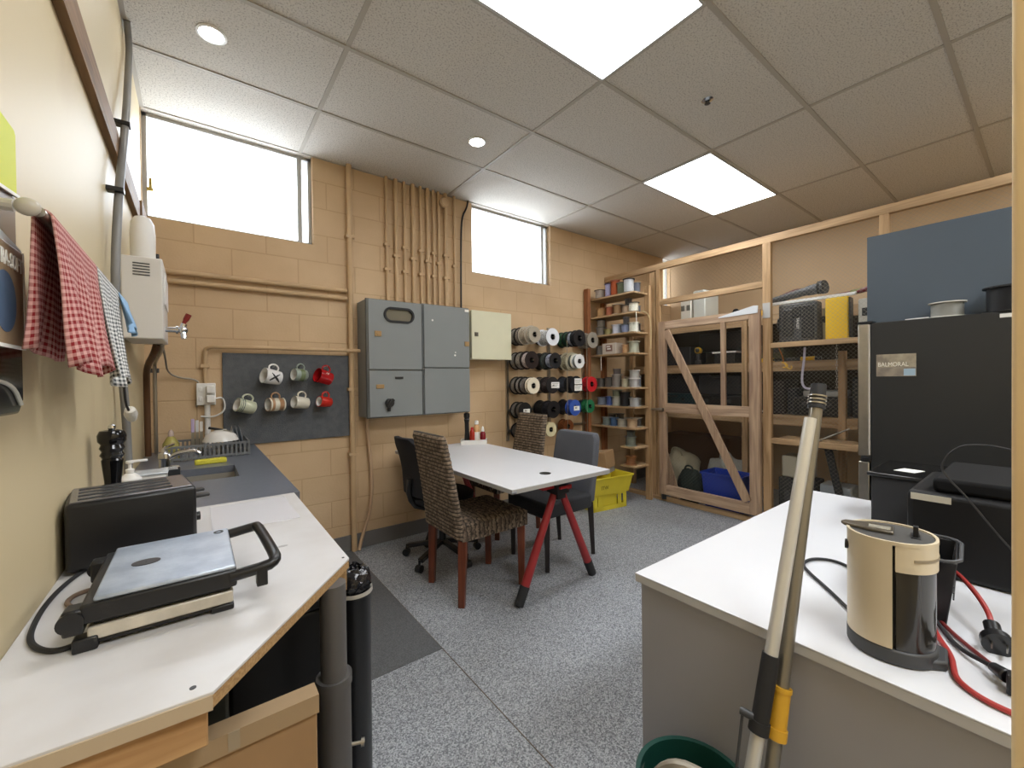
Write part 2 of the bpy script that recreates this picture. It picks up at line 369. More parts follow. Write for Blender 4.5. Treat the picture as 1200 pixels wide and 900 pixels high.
# windows: frame, pane; the pane is obscured glass against the sky
M_GLASS, n, l, b = nodes('obscured_glass', 0.25)
b.inputs['Base Color'].default_value = (0.97, 0.985, 1, 1); b.inputs['Transmission Weight'].default_value = 1.0; b.inputs['Roughness'].default_value = 0.3; b.inputs['IOR'].default_value = 1.02
M_FRAME = mat('window_frame_paint', 'b4b4b2', 0.4)
for k, (a, c) in enumerate(wins):
    f = MB(); y0, y1 = BW+0.05, BW+0.09
    wd = 0.022 if k < 2 else 0.004
    f.box(a, a+wd, y0, y1, WZ0, WZ1); f.box(c-wd, c, y0, y1, WZ0, WZ1); f.box(a, c, y0, y1, WZ0, WZ0+wd); f.box(a, c, y0, y1, WZ1-wd, WZ1)
    if k < 2: f.box(c-0.095, c-0.065, y0-0.01, y1, WZ0, WZ1)
    o = structure(f.build('window_%d' % (k+1), M_FRAME)); 
    MB().box(a+wd, c-wd, BW+0.068, BW+0.072, WZ0+wd, WZ1-wd).build('pane', M_GLASS, o)
    if k == 0:
        MB().box(a+0.03, a+0.045, BW+0.035, BW+0.05, 2.50, 2.57).box(a+0.02, a+0.05, BW+0.03, BW+0.05, 2.49, 2.51).build('window_latch', mat('brass', 'a08a40', 0.4, 0.6), o)
# brown batten along the left wall and the small end block
structure(MB().box(LW, LW+0.022, FW, 2.95, 2.17, 2.272).build('trim_4', M_BATTEN))
structure(MB().box(LW, LW+0.03, 2.97, 3.32, 2.2, 2.29).build('trim_5', M_BATTEN))
# vertical pine stud at the right edge of the view
st = MB().box(0.575, 0.67, -0.065, 0.0255, 0.0, CZ).build('timber_stud', wood('pale_pine_stud', 'dcc298', 'f0dcb6', 'Z'), bevel=0.003)
tag(st, 'pale pine stud rising floor to ceiling at the right edge of the view', 'stud')

# ceiling fittings
def panel_light(x0, y0, label, strength):
    t = thing('ceiling_light_panel', label, 'ceiling light', (x0+0.6, y0+0.3, CZ), group='flat ceiling light panels')
    MB().m(0).box(-0.595, 0.595, -0.295, -0.283, -0.012, 0).box(-0.595, 0.595, 0.283, 0.295, -0.012, 0).box(-0.595, -0.583, -0.283, 0.283, -0.012, 0).box(0.583, 0.595, -0.283, 0.283, -0.012, 0).build('frame', M_FRAME, t)
    m, n, l, b = nodes('lit_diffuser_' + str(strength), 0.5)
    b.inputs['Base Color'].default_value = (.9, .9, .9, 1); b.inputs['Emission Color'].default_value = (0.96, 0.98, 1.0, 1); b.inputs['Emission Strength'].default_value = strength
    MB().box(-0.583, 0.583, -0.283, 0.283, -0.009, -0.002).build('diffuser', m, t)
    return t
panel_light(0.6235, 0.941, 'large lit ceiling panel over the near floor, cut by the top of the view', PANEL_STRENGTH)
panel_light(3.0235, 1.541, 'lit ceiling panel in front of the timber partition', PANEL_STRENGTH*1.001)
for (x, y, lab) in ((0.084, 2.441, 'round recessed downlight over the sink counter'), (1.582, 2.454, 'round recessed downlight over the table end near the cabinets')):
    t = thing('recessed_downlight', lab, 'ceiling light', (x, y, CZ), group='round downlights in the ceiling')
    MB().lathe([(0.052, 0), (0.062, 0), (0.062, -0.004), (0.05, -0.006)], closed=True).build('trim_ring', M_WPL, t)
    m, n, l, b = nodes('lit_lamp_%.2f' % x, 0.5); b.inputs['Emission Color'].default_value = (1, .97, .93, 1); b.inputs['Emission Strength'].default_value = DOWN_STRENGTH
    MB().cyl((0, 0, -0.003), (0, 0, -0.001), 0.051).build('lamp_disc', m, t)
t = thing('sprinkler_head', 'small chrome sprinkler head in the ceiling between the two light panels', 'sprinkler', (2.459, 1.274, CZ))
MB().lathe([(0.032, 0), (0.034, -0.003), (0.02, -0.012), (0.012, -0.014)]).build('escutcheon', M_CHROME, t)
MB().cyl((0, 0, -0.012), (0, 0, -0.018), 0.009).lathe([(0.003, -0.018), (0.016, -0.022), (0.017, -0.024), (0.003, -0.026)]).build('deflector', mat('dark_metal', '4a4a4c', 0.4, 0.8), t)

# ================================================================ back wall services
def pipe(name, label, pts, r, m=M_TANPIPE, cat='pipe', group=None, clips=(), smooth=0, clipaxis='z'):
    mb = MB().tube(pts, r, 14, smooth)
    if not clips:
        return tag(mb.build(name, m), label, cat, group)
    t = thing(name, label, cat, pts[0], group=group)
    mb.build('tube', m, t, world=True)
    for c in clips:
        c = Vector(c); MB().box(c.x-r-0.012, c.x+r+0.012, c.y-r-0.004, c.y+r+0.008, c.z-0.012, c.z+0.012).build('saddle_clip', m, t, world=True, bevel=0.003)
    return t
pipe('wall_pipe', 'stout tan painted pipe running floor to ceiling beside the mug board', [(0.955, 3.295, 0.0), (0.955, 3.295, CZ)], 0.021, clips=[(0.955, 3.3, 2.42), (0.955, 3.3, 0.75), (0.955, 3.3, 1.25)])
px_ = [1.252, 1.331, 1.405, 1.481, 1.551, 1.615, 1.672, 1.721, 1.79, 1.88]
ords = ['leftmost', 'second from the left', 'third from the left', 'fourth from the left', 'fifth from the left', 'fifth from the right', 'fourth from the right', 'third from the right', 'second from the right', 'rightmost']
for i, x in enumerate(px_):
    r = 0.017 if i in (1, 3, 5, 8) else 0.013
    z0 = 1.935 if i != 7 else 1.935
    pipe('conduit', 'tan painted conduit, %s of the ten rising from the grey electrical cabinets' % ords[i], [(x, 3.308, z0), (x, 3.308, CZ)], r, group='conduits above the electrical cabinets', cat='conduit',
         clips=[(x, 3.312, 2.42), (x, 3.312, 2.22)] if i % 2 == 0 else [(x, 3.312, 2.34)])
t = thing('junction_box', 'round tan painted junction box among the conduits near the ceiling', 'junction box', (1.752, 3.29, 2.87))
MB().lathe([(0.04, 0.0), (0.042, 0.03), (0.036, 0.036)], Matrix.Rotation(R(90), 4, 'X')).build('box_body', M_TANPIPE, t)
MB().lathe([(0.03, 0.036), (0.028, 0.04)], Matrix.Rotation(R(90), 4, 'X')).build('cover', M_TAN, t)
pipe('black_cable', 'black cable dropping from the ceiling to the right of the conduits', [(2.03, 3.315, CZ), (2.015, 3.31, 2.9), (1.955, 3.308, 2.8), (1.945, 3.308, 2.5), (1.94, 3.308, 1.935)], 0.008, M_BLACK, 'cable', smooth=2)
pipe('wall_pipe', 'upper of two tan pipes running from the water heater to the tall pipe', [(-0.16, 3.30, 1.997), (0.93, 3.30, 2.002)], 0.016, clips=[(0.4, 3.31, 1.999)])
pipe('wall_pipe', 'lower of two tan pipes running from the water heater to the tall pipe', [(-0.16, 3.30, 1.94), (0.93, 3.30, 1.944)], 0.016)
pipe('wall_pipe', 'tan pipe above the mug board turning down to the power point', [(1.01, 3.262, 1.545), (0.10, 3.272, 1.545), (0.055, 3.305, 1.535), (0.047, 3.312, 1.50), (0.047, 3.312, 1.31)], 0.013, clips=[(0.047, 3.315, 1.42)], smooth=1)
pipe('wall_pipe', 'tan conduit bending down from the grey cabinet to the skirting', [(1.064, 3.3, 1.05), (1.066, 3.3, 0.95), (1.10, 3.3, 0.6), (1.09, 3.3, 0.3), (1.02, 3.29, 0.12), (0.98, 3.26, 0.01)], 0.013, mat('painted_conduit', 'bb9c7c', 0.5), smooth=2)

# electrical cabinets
def ecab(name, label, x0, x1, y0, z0, z1, splits, window=None, m=M_ECAB):
    t = thing(name, label, 'electrical cabinet', ((x0+x1)/2, BW, z0))
    MB().box(x0, x1, y0+0.02, BW, z0, z1).build('body', m, t, bevel=0.004, world=True)
    MB().box(x0-0.004, x1+0.004, y0+0.03, y0+0.045, z0-0.004, z1+0.004).build('rim', mat('cabinet_rim', '4b4d4d', 0.5), t, world=True)
    zs = [z0] + splits + [z1]
    return t, zs
ca, zs = ecab('electrical_cabinet', 'grey steel electrical cabinet with an oval window in its upper door', 1.012, 1.445, 3.08, 1.035, 1.925, [1.395])
def oval(cx, cz, hw, hh, y0, y1, n=32):
    M = Matrix(((1,0,0,0),(0,0,-1,0),(0,1,0,0),(0,0,0,1)))
    P = []
    for i in range(n):
        a = 2*math.pi*i/n; P.append((cx + (hw-hh)*(1 if math.cos(a) > 0 else -1) + hh*math.cos(a), cz + hh*math.sin(a)))
    return P
def oval_ring(mb, cx, cz, hw, hh, t, y0, y1, n=40):
    A = oval(cx, cz, hw, hh, 0, 0, n); B = oval(cx, cz, hw-t, hh-t, 0, 0, n); vs = []
    for P, y in ((A, y1), (A, y0), (B, y0), (B, y1)): vs += [(x, y, z) for x, z in P]
    fs = []
    for k in range(4):
        k2 = (k+1) % 4
        for i in range(n): fs.append((k*n+i, k*n+(i+1) % n, k2*n+(i+1) % n, k2*n+i))
    mb.add(vs, fs)
# upper door has a real oval opening: build as ring-to-rectangle plate
def door_with_oval(x0, x1, z0, z1, y0, y1, cx, cz, hw, hh, n=40):
    mb = MB(); A = oval(cx, cz, hw, hh, 0, 0, n); B = []
    for x, z in A:
        dx, dz = x-cx, z-cz
        sx = (x1-cx if dx > 0 else cx-x0)/max(abs(dx), 1e-6); sz = (z1-cz if dz > 0 else cz-z0)/max(abs(dz), 1e-6); s = min(sx, sz); B.append((cx+dx*s, cz+dz*s))
    # snap nearest points to the corners
    for c in ((x0, z0), (x1, z0), (x0, z1), (x1, z1)):
        i = min(range(n), key=lambda k: (B[k][0]-c[0])**2+(B[k][1]-c[1])**2); B[i] = c
    vs = []
    for P, y in ((A, y0), (B, y0), (B, y1), (A, y1)): vs += [(x, y, z) for x, z in P]
    fs = []
    for k in range(4):
        k2 = (k+1) % 4
        for i in range(n): fs.append((k*n+i, k*n+(i+1) % n, k2*n+(i+1) % n, k2*n+i))
    return mb.add(vs, fs)
M_BRASS = mat('brass_tag', 'a5855a', 0.45, 0.3)
d = door_with_oval(1.018, 1.439, 1.40, 1.920, 3.08, 3.098, 1.255, 1.815, 0.115, 0.052).build('door', M_ECAB, ca, world=True)
g = MB(); oval_ring(g, 1.255, 1.815, 0.122, 0.059, 0.016, 3.070, 3.085); g.build('window_gasket', M_RUBBER, d, world=True)
MB().prism([(x, z) for x, z in oval(1.255, 1.815, 0.114, 0.051, 0, 0)], -3.094, -3.09, Matrix(((1,0,0,0),(0,0,-1,0),(0,1,0,0),(0,0,0,1)))).build('window_glass', mat('meter_window', '6f6a5c', 0.15), d, world=True)
MB().box(1.062, 1.112, 3.072, 3.08, 1.645, 1.685).cyl((1.085, 3.066, 1.665), (1.085, 3.08, 1.665), 0.01).build('lock', M_BRASS, d, world=True, bevel=0.002)
d = MB().box(1.018, 1.439, 3.08, 3.098, 1.04, 1.388).build('door', M_ECAB, ca, world=True, bevel=0.003)
MB().box(1.068, 1.128, 3.072, 3.08, 1.255, 1.285).build('lock', M_BRASS, d, world=True, bevel=0.002)
MB().box(1.215, 1.28, 3.076, 3.08, 1.325, 1.342).build('name_plate', M_BLACK, d, world=True)
MB().cyl((1.165, 3.05, 1.145), (1.165, 3.08, 1.145), 0.032).beam((1.14, 3.043, 1.115), (1.188, 3.043, 1.172), 0.022, 0.02, up=(0, 1, 0)).box(1.152, 1.172, 3.06, 3.08, 1.08, 1.12).build('rotary_switch', M_BLACK, d, world=True, bevel=0.003)
cb, zs = ecab('electrical_cabinet', 'grey steel electrical cabinet with two plain doors, beside the pale cream cabinet', 1.455, 1.89, 3.08, 1.035, 1.93, [])
d = MB().box(1.461, 1.884, 3.08, 3.098, 1.418, 1.925).build('door', M_ECAB, cb, world=True, bevel=0.003)
MB().box(1.835, 1.878, 3.072, 3.08, 1.60, 1.64).build('lock', M_BRASS, d, world=True, bevel=0.002)
MB().cyl((1.535, 3.077, 1.80), (1.535, 3.08, 1.80), 0.008).cyl((1.74, 3.077, 1.52), (1.74, 3.08, 1.52), 0.008).cyl((1.745, 3.077, 1.545), (1.745, 3.08, 1.545), 0.005).build('screw_hole', M_WPL, d, world=True)
MB().box(1.84, 1.878, 3.076, 3.08, 1.895, 1.915).build('sticker', M_PAPER, d, world=True)
MB().box(1.461, 1.884, 3.08, 3.098, 1.04, 1.408).build('door', M_ECAB, cb, world=True, bevel=0.003)
t = thing('wall_cabinet', 'pale cream steel cabinet mounted right of the grey electrical cabinets', 'cabinet', (2.2, BW, 1.505))
MB().box(1.95, 2.38, 3.16, BW, 1.50, 1.928).build('body', M_PCAB, t, world=True, bevel=0.003)
d = MB().box(1.945, 2.385, 3.14, 3.158, 1.495, 1.932).build('door', M_PCAB, t, world=True, bevel=0.004)
MB().box(1.975, 2.01, 3.133, 3.14, 1.70, 1.735).cyl((1.992, 3.125, 1.718), (1.992, 3.135, 1.718), 0.011).build('lock', mat('dark_lock', '5a5348', 0.5), d, world=True)

# power point with plugs and cables
t = thing('power_point', 'white wall power point with plugs left of the mug board', 'socket', (0.05, BW, 1.24))
MB().box(0.0, 0.10, 3.285, BW, 1.17, 1.31).build('backplate', M_WPL, t, world=True, bevel=0.004)
MB().box(0.05, 0.095, 3.245, 3.285, 1.245, 1.295).build('plug', M_WPL, t, world=True, bevel=0.006)
MB().box(0.05, 0.098, 3.245, 3.285, 1.185, 1.235).build('plug', M_WPL, t, world=True, bevel=0.006)
MB().box(0.012, 0.03, 3.279, 3.285, 1.255, 1.285).box(0.012, 0.03, 3.279, 3.285, 1.195, 1.225).build('rocker_switch', M_WPL, t, world=True, bevel=0.002)
pipe('white_cable', 'white cable looping off the right side of the power point', [(0.09, 3.25, 1.21), (0.14, 3.26, 1.22), (0.15, 3.28, 1.13), (0.09, 3.29, 1.09), (0.02, 3.29, 1.10)], 0.005, M_WPL, 'cable', smooth=3)
pipe('cable_duct', 'white cable duct running down from the power point to the counter', [(0.055, 3.312, 1.17), (0.055, 3.312, 0.895)], 0.016, M_WPL, 'duct')
pipe('grey_cable', 'thin pale cable sagging from the water heater to the power point', [(-0.13, 2.62, 1.50), (-0.13, 2.9, 1.46), (-0.14, 3.28, 1.38), (-0.09, 3.31, 1.345), (0.0, 3.31, 1.335), (0.02, 3.315, 1.30), (0.0, 3.31, 1.16)], 0.005, mat('cable_grey', '9a9488', 0.5), 'cable', smooth=3)

# mug board
t = thing('pegboard', 'dark grey felt board on the wall holding seven mugs', 'board', (0.54, BW, 0.9))
MB().box(0.138, 0.947, 3.312, BW, 0.892, 1.508).build('panel', M_BOARD, t, world=True, bevel=0.002)
pegs = [(0.425, 1.415), (0.589, 1.422), (0.762, 1.41), (0.275, 1.215), (0.43, 1.222), (0.595, 1.225), (0.752, 1.22)]
for (x, z) in pegs:
    MB().tube([(x, 3.313, z), (x, 3.235, z), (x, 3.222, z+0.012)], 0.003, 8, 1).build('hook', M_STEEL, t, world=True)
def mug(label, x, z, r, h, body, tilt, deco=None, inner=M_WPL, flip=1, taper=0.9):
    """mug hanging by its handle from a hook: axis lies sideways, mouth to the left"""
    t = thing('mug', label, 'mug', (x, 3.232, z), (0, R(tilt), R(20)), group='mugs on the grey board')
    # local: handle loop at top (0,0,0) hooks; cup axis along X, below
    r *= 1.13; h *= 1.13
    M = Matrix.Translation((h*0.5, 0, -r-0.028)) @ Matrix.Rotation(R(-90), 4, 'Y')
    prof = [(r*taper*0.8, 0.0), (r*taper, 0.006), (r*0.97, h*0.5), (r, h), (r-0.004, h), (r*0.93-0.004, h*0.5), (r*taper-0.006, 0.012), (0.004, 0.010)]
    mb = MB().m(0).lathe(prof, M, 28)
    o = mb.build('cup', [body, inner], t, sharp=50)
    for p in o.data.polygons:
        c = sum((o.data.vertices[i].co for i in p.vertices), Vector())/len(p.vertices)
        lo = M.inverted() @ c
        if math.hypot(lo.x, lo.y) < r*0.965-0.001 - (0 if lo.z > 0.012 else 1) and lo.z > 0.009 and math.hypot(lo.x, lo.y) < (r*taper+(r-r*taper)*lo.z/h)-0.0018: p.material_index = 1
    zc = -0.028
    MB().tube([(-h*0.26, 0, zc-0.004), (-h*0.30, 0, zc+0.018), (-h*0.12, 0, 0.006), (h*0.12, 0, 0.006), (h*0.30, 0, zc+0.016), (h*0.26, 0, zc-0.004)], 0.0055, 10, 2).build('handle', body if deco != 'x' else M_WPL, t)
    cy, cz = 0, -r-0.028
    if deco == 'x':
        rr = r*0.985
        def surf(u, v): # u along X, v angle round axis (0 = facing -Y)
            a = R(v); return (u, -rr*math.cos(a), cz+rr*math.sin(a))
        MB().tube([surf(-0.032, -34), surf(-0.014, -14), surf(0.006, 6), surf(0.026, 24)], [0.005, 0.006, 0.005, 0.003], 8, 2).tube([surf(-0.026, 26), surf(-0.010, 6), surf(0.010, -12), surf(0.030, -34)], [0.003, 0.005, 0.007, 0.005], 8, 2).build('printed_pattern', M_INK, t)
    elif deco:
        dm, ranges = deco
        k = MB()
        for (a0, a1) in ranges:
            rr = r*1.006; k.lathe([(rr, a0*h), (rr, a1*h), (rr-0.002, a1*h), (rr-0.002, a0*h)], M, 28, closed=True)
        k.build('painted_band', dm, t)
    return t
M_MUGR = mat('red_glaze', 'a8181c', 0.2); M_MUGC = mat('cream_glaze', 'd8d2c2', 0.25); M_MUGB = mat('brown_glaze', 'a9825f', 0.3); M_MUGG = mat('grey_green_glaze', '8f998f', 0.3)
mug('large white mug with a black moustache print on the grey board', 0.425, 1.425, 0.046, 0.098, mat('white_glaze', 'e0e0e0', 0.2), 12, 'x')
mug('grey green banded mug in the middle of the top row', 0.589, 1.43, 0.038, 0.082, M_MUGG, 6, (mat('olive_glaze', '6e7a55', 0.3), [(0.3, 0.62)]))
k = mug('large red mug with white scribbled writing on the grey board', 0.762, 1.42, 0.046, 0.095, M_MUGR, 18, None, M_MUGR)
MB().tube([(-0.02, -0.046, -0.06), (-0.012, -0.047, -0.05), (-0.004, -0.047, -0.064), (0.002, -0.047, -0.05)], 0.0016, 6, 2).tube([(-0.018, -0.046, -0.078), (-0.01, -0.047, -0.07), (0.0, -0.047, -0.08)], 0.0016, 6, 2).build('printed_writing', M_WPL, k)
mug('pale green mug with dark dots round its rim, leftmost of the lower row', 0.275, 1.225, 0.040, 0.098, mat('pale_green_glaze', 'c8cbb2', 0.3), 16, (mat('dotted_rim', '4d5a5a', 0.4), [(0.70, 0.74), (0.80, 0.84), (0.9, 0.93)]))
mug('brown and cream striped mug in the lower row', 0.43, 1.232, 0.040, 0.088, M_MUGB, 2, (M_MUGC, [(0.4, 0.7), (0.88, 0.98), (0.0, 0.08)]))
mug('plain cream mug in the lower row beside the small red one', 0.595, 1.235, 0.038, 0.09, M_MUGC, 9)
mug('small plain red mug at the right end of the lower row', 0.752, 1.23, 0.034, 0.082, mat('bright_red_glaze', 'c02a1e', 0.25), 8, None, M_WPL)

# water heater on the left wall, corner pipes
t = thing('water_heater', 'white wall-mounted instant water heater beside the window', 'water heater', (LW, 2.52, 1.5))
MB().box(LW+0.001, -0.108, 2.352, 2.69, 1.502, 1.85).build('housing', mat('heater_white', 'd4d0ca', 0.4), t, world=True, bevel=0.006)
k = MB()
for i in range(5): k.box(-0.205, -0.15, 2.3495, 2.3525, 1.77+i*0.012, 1.7745+i*0.012)
k.build('vent_slots', M_DARKG, t, world=True)
MB().box(-0.108, -0.103, 2.40, 2.66, 1.66, 1.80).build('side_plate', M_WPL, t, world=True, bevel=0.002)
k = MB().cyl((-0.108, 2.45, 1.555), (-0.05, 2.45, 1.555), 0.012).cyl((-0.07, 2.45, 1.555), (-0.062, 2.45, 1.555), 0.018).ball((-0.045, 2.45, 1.557), 0.02).cyl((-0.045, 2.45, 1.557), (-0.04, 2.44, 1.515), 0.014, 0.01).cyl((-0.045, 2.45, 1.57), (-0.04, 2.45, 1.585), 0.012)
o = k.build('tap', M_CHROME, t, world=True)
MB().tube([(-0.044, 2.45, 1.582), (-0.036, 2.45, 1.598), (-0.022, 2.45, 1.63)], [0.008, 0.008, 0.012, 0.012], 10, 1).build('lever', mat('dark_red_lever', '7a1a14', 0.4), o, world=True)
t = thing('white_canister', 'white rounded canister standing on top of the water heater', 'canister', (-0.178, 2.45, 1.852))
MB().lathe([(0.036, 0), (0.043, 0.01), (0.044, 0.12), (0.04, 0.165), (0.028, 0.19), (0.008, 0.198)]).build('shell', M_WPL, t)
MB().cyl((0.045, 0.05, 0.0), (0.045, 0.05, 0.05), 0.008).build('black_clip', M_BLACK, t)
pipe('brown_pipe', 'dark brown pipe dropping in the corner from the water heater to the counter', [(-0.15, 2.66, 1.50), (-0.16, 2.68, 1.46), (-0.21, 2.95, 1.40), (-0.222, 3.1, 1.3), (-0.222, 3.12, 0.9)], 0.015, M_BROWNP, smooth=2)
t = thing('chrome_pipe', 'slim chrome riser pipe in the corner left of the power point', 'pipe', (-0.195, 3.25, 0.89))
MB().tube([(-0.13, 2.66, 1.50), (-0.14, 2.75, 1.47), (-0.19, 3.2, 1.44), (-0.195, 3.25, 1.40), (-0.195, 3.25, 0.892)], 0.010, 12, 2).build('tube', M_STEEL, t, world=True)
MB().box(-0.215, -0.175, 3.235, 3.27, 1.375, 1.40).build('collar', M_DARKG, t, world=True)
# bent grey conduit on the left wall
cp = [(-0.226, 2.57, 2.965), (-0.226, 2.65, 2.9), (-0.226, 2.60, 2.78), (-0.212, 2.30, 2.37), (-0.212, 2.05, 2.0), (-0.22, 1.98, 1.66), (-0.22, 2.06, 1.46), (-0.215, 2.17, 1.17), (-0.215, 2.2, 0.9)]
t = thing('grey_conduit', 'bent grey conduit running down the left wall past the batten', 'conduit', cp[-1])
MB().tube(cp, 0.013, 12, 2).build('tube', mat('grey_pvc', '7d7c7b', 0.4), t, world=True)
for c in ((-0.214, 2.29, 2.36), (-0.215, 2.06, 2.01)):
    MB().box(LW, c[0]+0.018, c[1]-0.02, c[1]+0.02, c[2]-0.008, c[2]+0.008).build('saddle_clip', M_BLACK, t, world=True, bevel=0.002)
t = thing('washing_brush', 'white washing-up brush with a black handle hanging in the corner by the towels', 'brush', (-0.2, 2.15, 1.2))
MB().tube([(-0.200, 1.93, 1.375), (-0.200, 1.95, 1.335), (-0.200, 1.97, 1.30)], 0.007, 10, 1).tube([(-0.2, 1.97, 1.30), (-0.2, 2.0, 1.24), (-0.195, 2.03, 1.215)], 0.004, 8, 1).build('handle', M_BLACK, t, world=True)
MB().lathe([(0.004, -0.04), (0.014, -0.034), (0.02, 0), (0.015, 0.03), (0.004, 0.036)], Matrix.Translation((-0.192, 2.06, 1.20)) @ Matrix.Rotation(R(-35), 4, 'X') @ Matrix.Rotation(R(90), 4, 'X'), 16).build('brush_head', mat('white_bristle', 'dedad2', 0.8, bump=0.4, bscale=150), t, world=True)
# ================================================================ left wall things
BZ = 0.89
def cloth(name, label, mat_, y0, y1, zf, zb, rx=-0.17, rz=1.55, rr=0.011, ph=0.0, amp=0.008, group=None):
    """towel folded over the rail: back flap, over the rod, front flap; rows along the rail"""
    prof = []
    nb = 10
    for i in range(nb): prof.append((rx-rr-0.012*(1-i/nb), zb + (rz-zb)*i/nb))
    for i in range(7):
        a = math.pi - math.pi*i/6; prof.append((rx+rr*math.cos(a)*1.0, rz+rr*math.sin(a)))
    for i in range(1, nb+6): prof.append((rx+rr+0.018*(i/(nb+5)), rz+(zf-rz)*i/(nb+5)))
    ny = 22; me = bpy.data.meshes.new(name); vs = []; fs = []; L = [0]
    for i in range(1, len(prof)): L.append(L[-1]+math.hypot(prof[i][0]-prof[i-1][0], prof[i][1]-prof[i-1][1]))
    for j in range(ny+1):
        y = y0+(y1-y0)*j/ny
        for i, (x, z) in enumerate(prof):
            hang = max(0.0, (rz-z)/(rz-zf))
            w = amp*hang*(math.sin(j*0.75+ph)+0.5*math.sin(j*1.7+ph*2+i*0.15))
            vs.append((x+w, y+0.008*hang*math.sin(i*0.4+ph), z+0.012*hang*math.sin(j*0.45+ph)))
    k = len(prof)
    for j in range(ny):
        for i in range(k-1): fs.append((j*k+i, j*k+i+1, (j+1)*k+i+1, (j+1)*k+i))
    me.from_pydata(vs, [], fs); me.materials.append(mat_)
    uv = me.uv_layers.new(name='UVMap')
    for p in me.polygons:
        for li in p.loop_indices:
            v = me.loops[li].vertex_index; j, i = divmod(v, k); uv.data[li].uv = ((y1-y0)*j/ny, L[i])
    me.polygons.foreach_set('use_smooth', [True]*len(fs))
    o = bpy.data.objects.new(name, me); COL.objects.link(o)
    s = o.modifiers.new('thickness', 'SOLIDIFY'); s.thickness = 0.003
    return tag(o, label, 'tea towel', group)
t = thing('towel_rail', 'towel rail with a pale round end knob on the left wall', 'towel rail', (LW, 1.3, 1.55))
MB().cyl((-0.17, 0.855, 1.55), (-0.17, 1.74, 1.55), 0.007).build('rail', M_STEEL, t, world=True)
for y in (0.84, 1.735):
    MB().tube([(-0.245, y+0.01, 1.55), (-0.19, y+0.005, 1.55)], 0.008).ball((-0.177, y, 1.55), 0.0145, sc=(0.9, 0.55, 0.85)).build('end_knob', mat('putty_plastic', 'b7aea0', 0.35), t, world=True)
M_TR = check_material('red_check_cloth', 'd0a099', '86141a', 105, 95)
M_TG = check_material('grey_check_cloth', 'e4e4e2', '3d4347', 120, 110)
cloth('tea_towel', 'red and white checked tea towel nearest on the wall rail', M_TR, 0.875, 1.20, 1.335, 1.36, amp=0.010)
cloth('tea_towel', 'grey and white checked tea towel hanging behind the red one', M_TG, 1.215, 1.50, 1.315, 1.40, ph=1.3, amp=0.010)
cloth('tea_towel', 'plain light blue cloth at the far end of the wall rail', mat('blue_cloth', '8fb4d8', 0.9), 1.52, 1.70, 1.465, 1.48, ph=2.0, amp=0.006)
# dispenser unit with yellow lit lid, carton on it
t = thing('wall_dispenser', 'tall wall-mounted dispenser with a yellow top and black lower half, cut by the left edge', 'dispenser', (LW, 0.82, 1.265))
P = [(0.62, 1.30), (0.65, 1.265), (0.99, 1.265), (1.013, 1.285), (1.013, 1.375), (0.62, 1.375)]
MX = Matrix(((0,0,1,0),(1,0,0,0),(0,1,0,0),(0,0,0,1)))
MB().prism(P, -0.245, -0.222, MX).build('lower_bin', M_BLACKG, t, world=True, bevel=0.004)
MB().prism([(0.62, 1.375), (1.013, 1.375), (1.013, 1.612), (0.62, 1.56)], -0.245, -0.226, MX).build('middle_panel', mat('smoky_brown_panel', '6b5c4c', 0.3), t, world=True, bevel=0.003)
MB().prism([(0.62, 1.56), (1.013, 1.612), (1.013, 1.71), (1.005, 1.717), (0.62, 1.717)], -0.245, -0.224, MX).build('yellow_lid', mat('pale_yellow_lid', 'd2d84a', 0.6, spec=0.2), t, world=True, bevel=0.003)
k = MB().beam((-0.2225, 0.62, 1.560), (-0.2225, 1.013, 1.612), 0.003, 0.005)
k.build('pale_lid_edge', M_PAPER, t, world=True)
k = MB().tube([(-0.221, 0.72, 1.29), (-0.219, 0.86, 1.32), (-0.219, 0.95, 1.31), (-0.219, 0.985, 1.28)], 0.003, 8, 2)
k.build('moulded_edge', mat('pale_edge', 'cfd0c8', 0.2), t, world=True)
t = thing('tissue_carton', 'cardboard tissue carton lettered RA-SOFT on the wall dispenser', 'carton', (-0.214, 0.80, 1.365))
MB().m(0).box(-0.2215, -0.205, 0.62, 0.946, 1.365, 1.508).build('box_body', mat('brown_print', '9a8468', 0.45), t, world=True, bevel=0.002)
MB().box(-0.2052, -0.2042, 0.62, 0.948, 1.362, 1.367).box(-0.2052, -0.2042, 0.943, 0.948, 1.367, 1.508).build('white_border', M_PAPER, t, world=True)
MB().prism([(0.62, 1.5085), (0.946, 1.5085), (0.946, 1.512), (0.62, 1.545)], -0.2215, -0.2065, MX).build('white_flap', mat('pale_print', 'c9cfd2', 0.5), t, world=True)
MB().cyl((-0.205, 0.868, 1.425), (-0.2044, 0.868, 1.425), 0.042, n=32).build('blue_print', mat('blue_print', '4c617c', 0.5), t, world=True)
text('ULTRA-SOFT', 0.030, M_PAPER, t, (0.0098, 0.137, 0.119), (R(90), 0, R(90)), 'lettering', align='RIGHT', sx=0.72)
t = MB().box(-0.232, -0.229, 1.105, 1.145, 1.485, 1.51).build('folded_paper', mat('pale_blue_paper', 'a9b8dc', 0.6)); tag(t, 'small pale blue folded paper sticking out beside the tissue carton', 'paper')

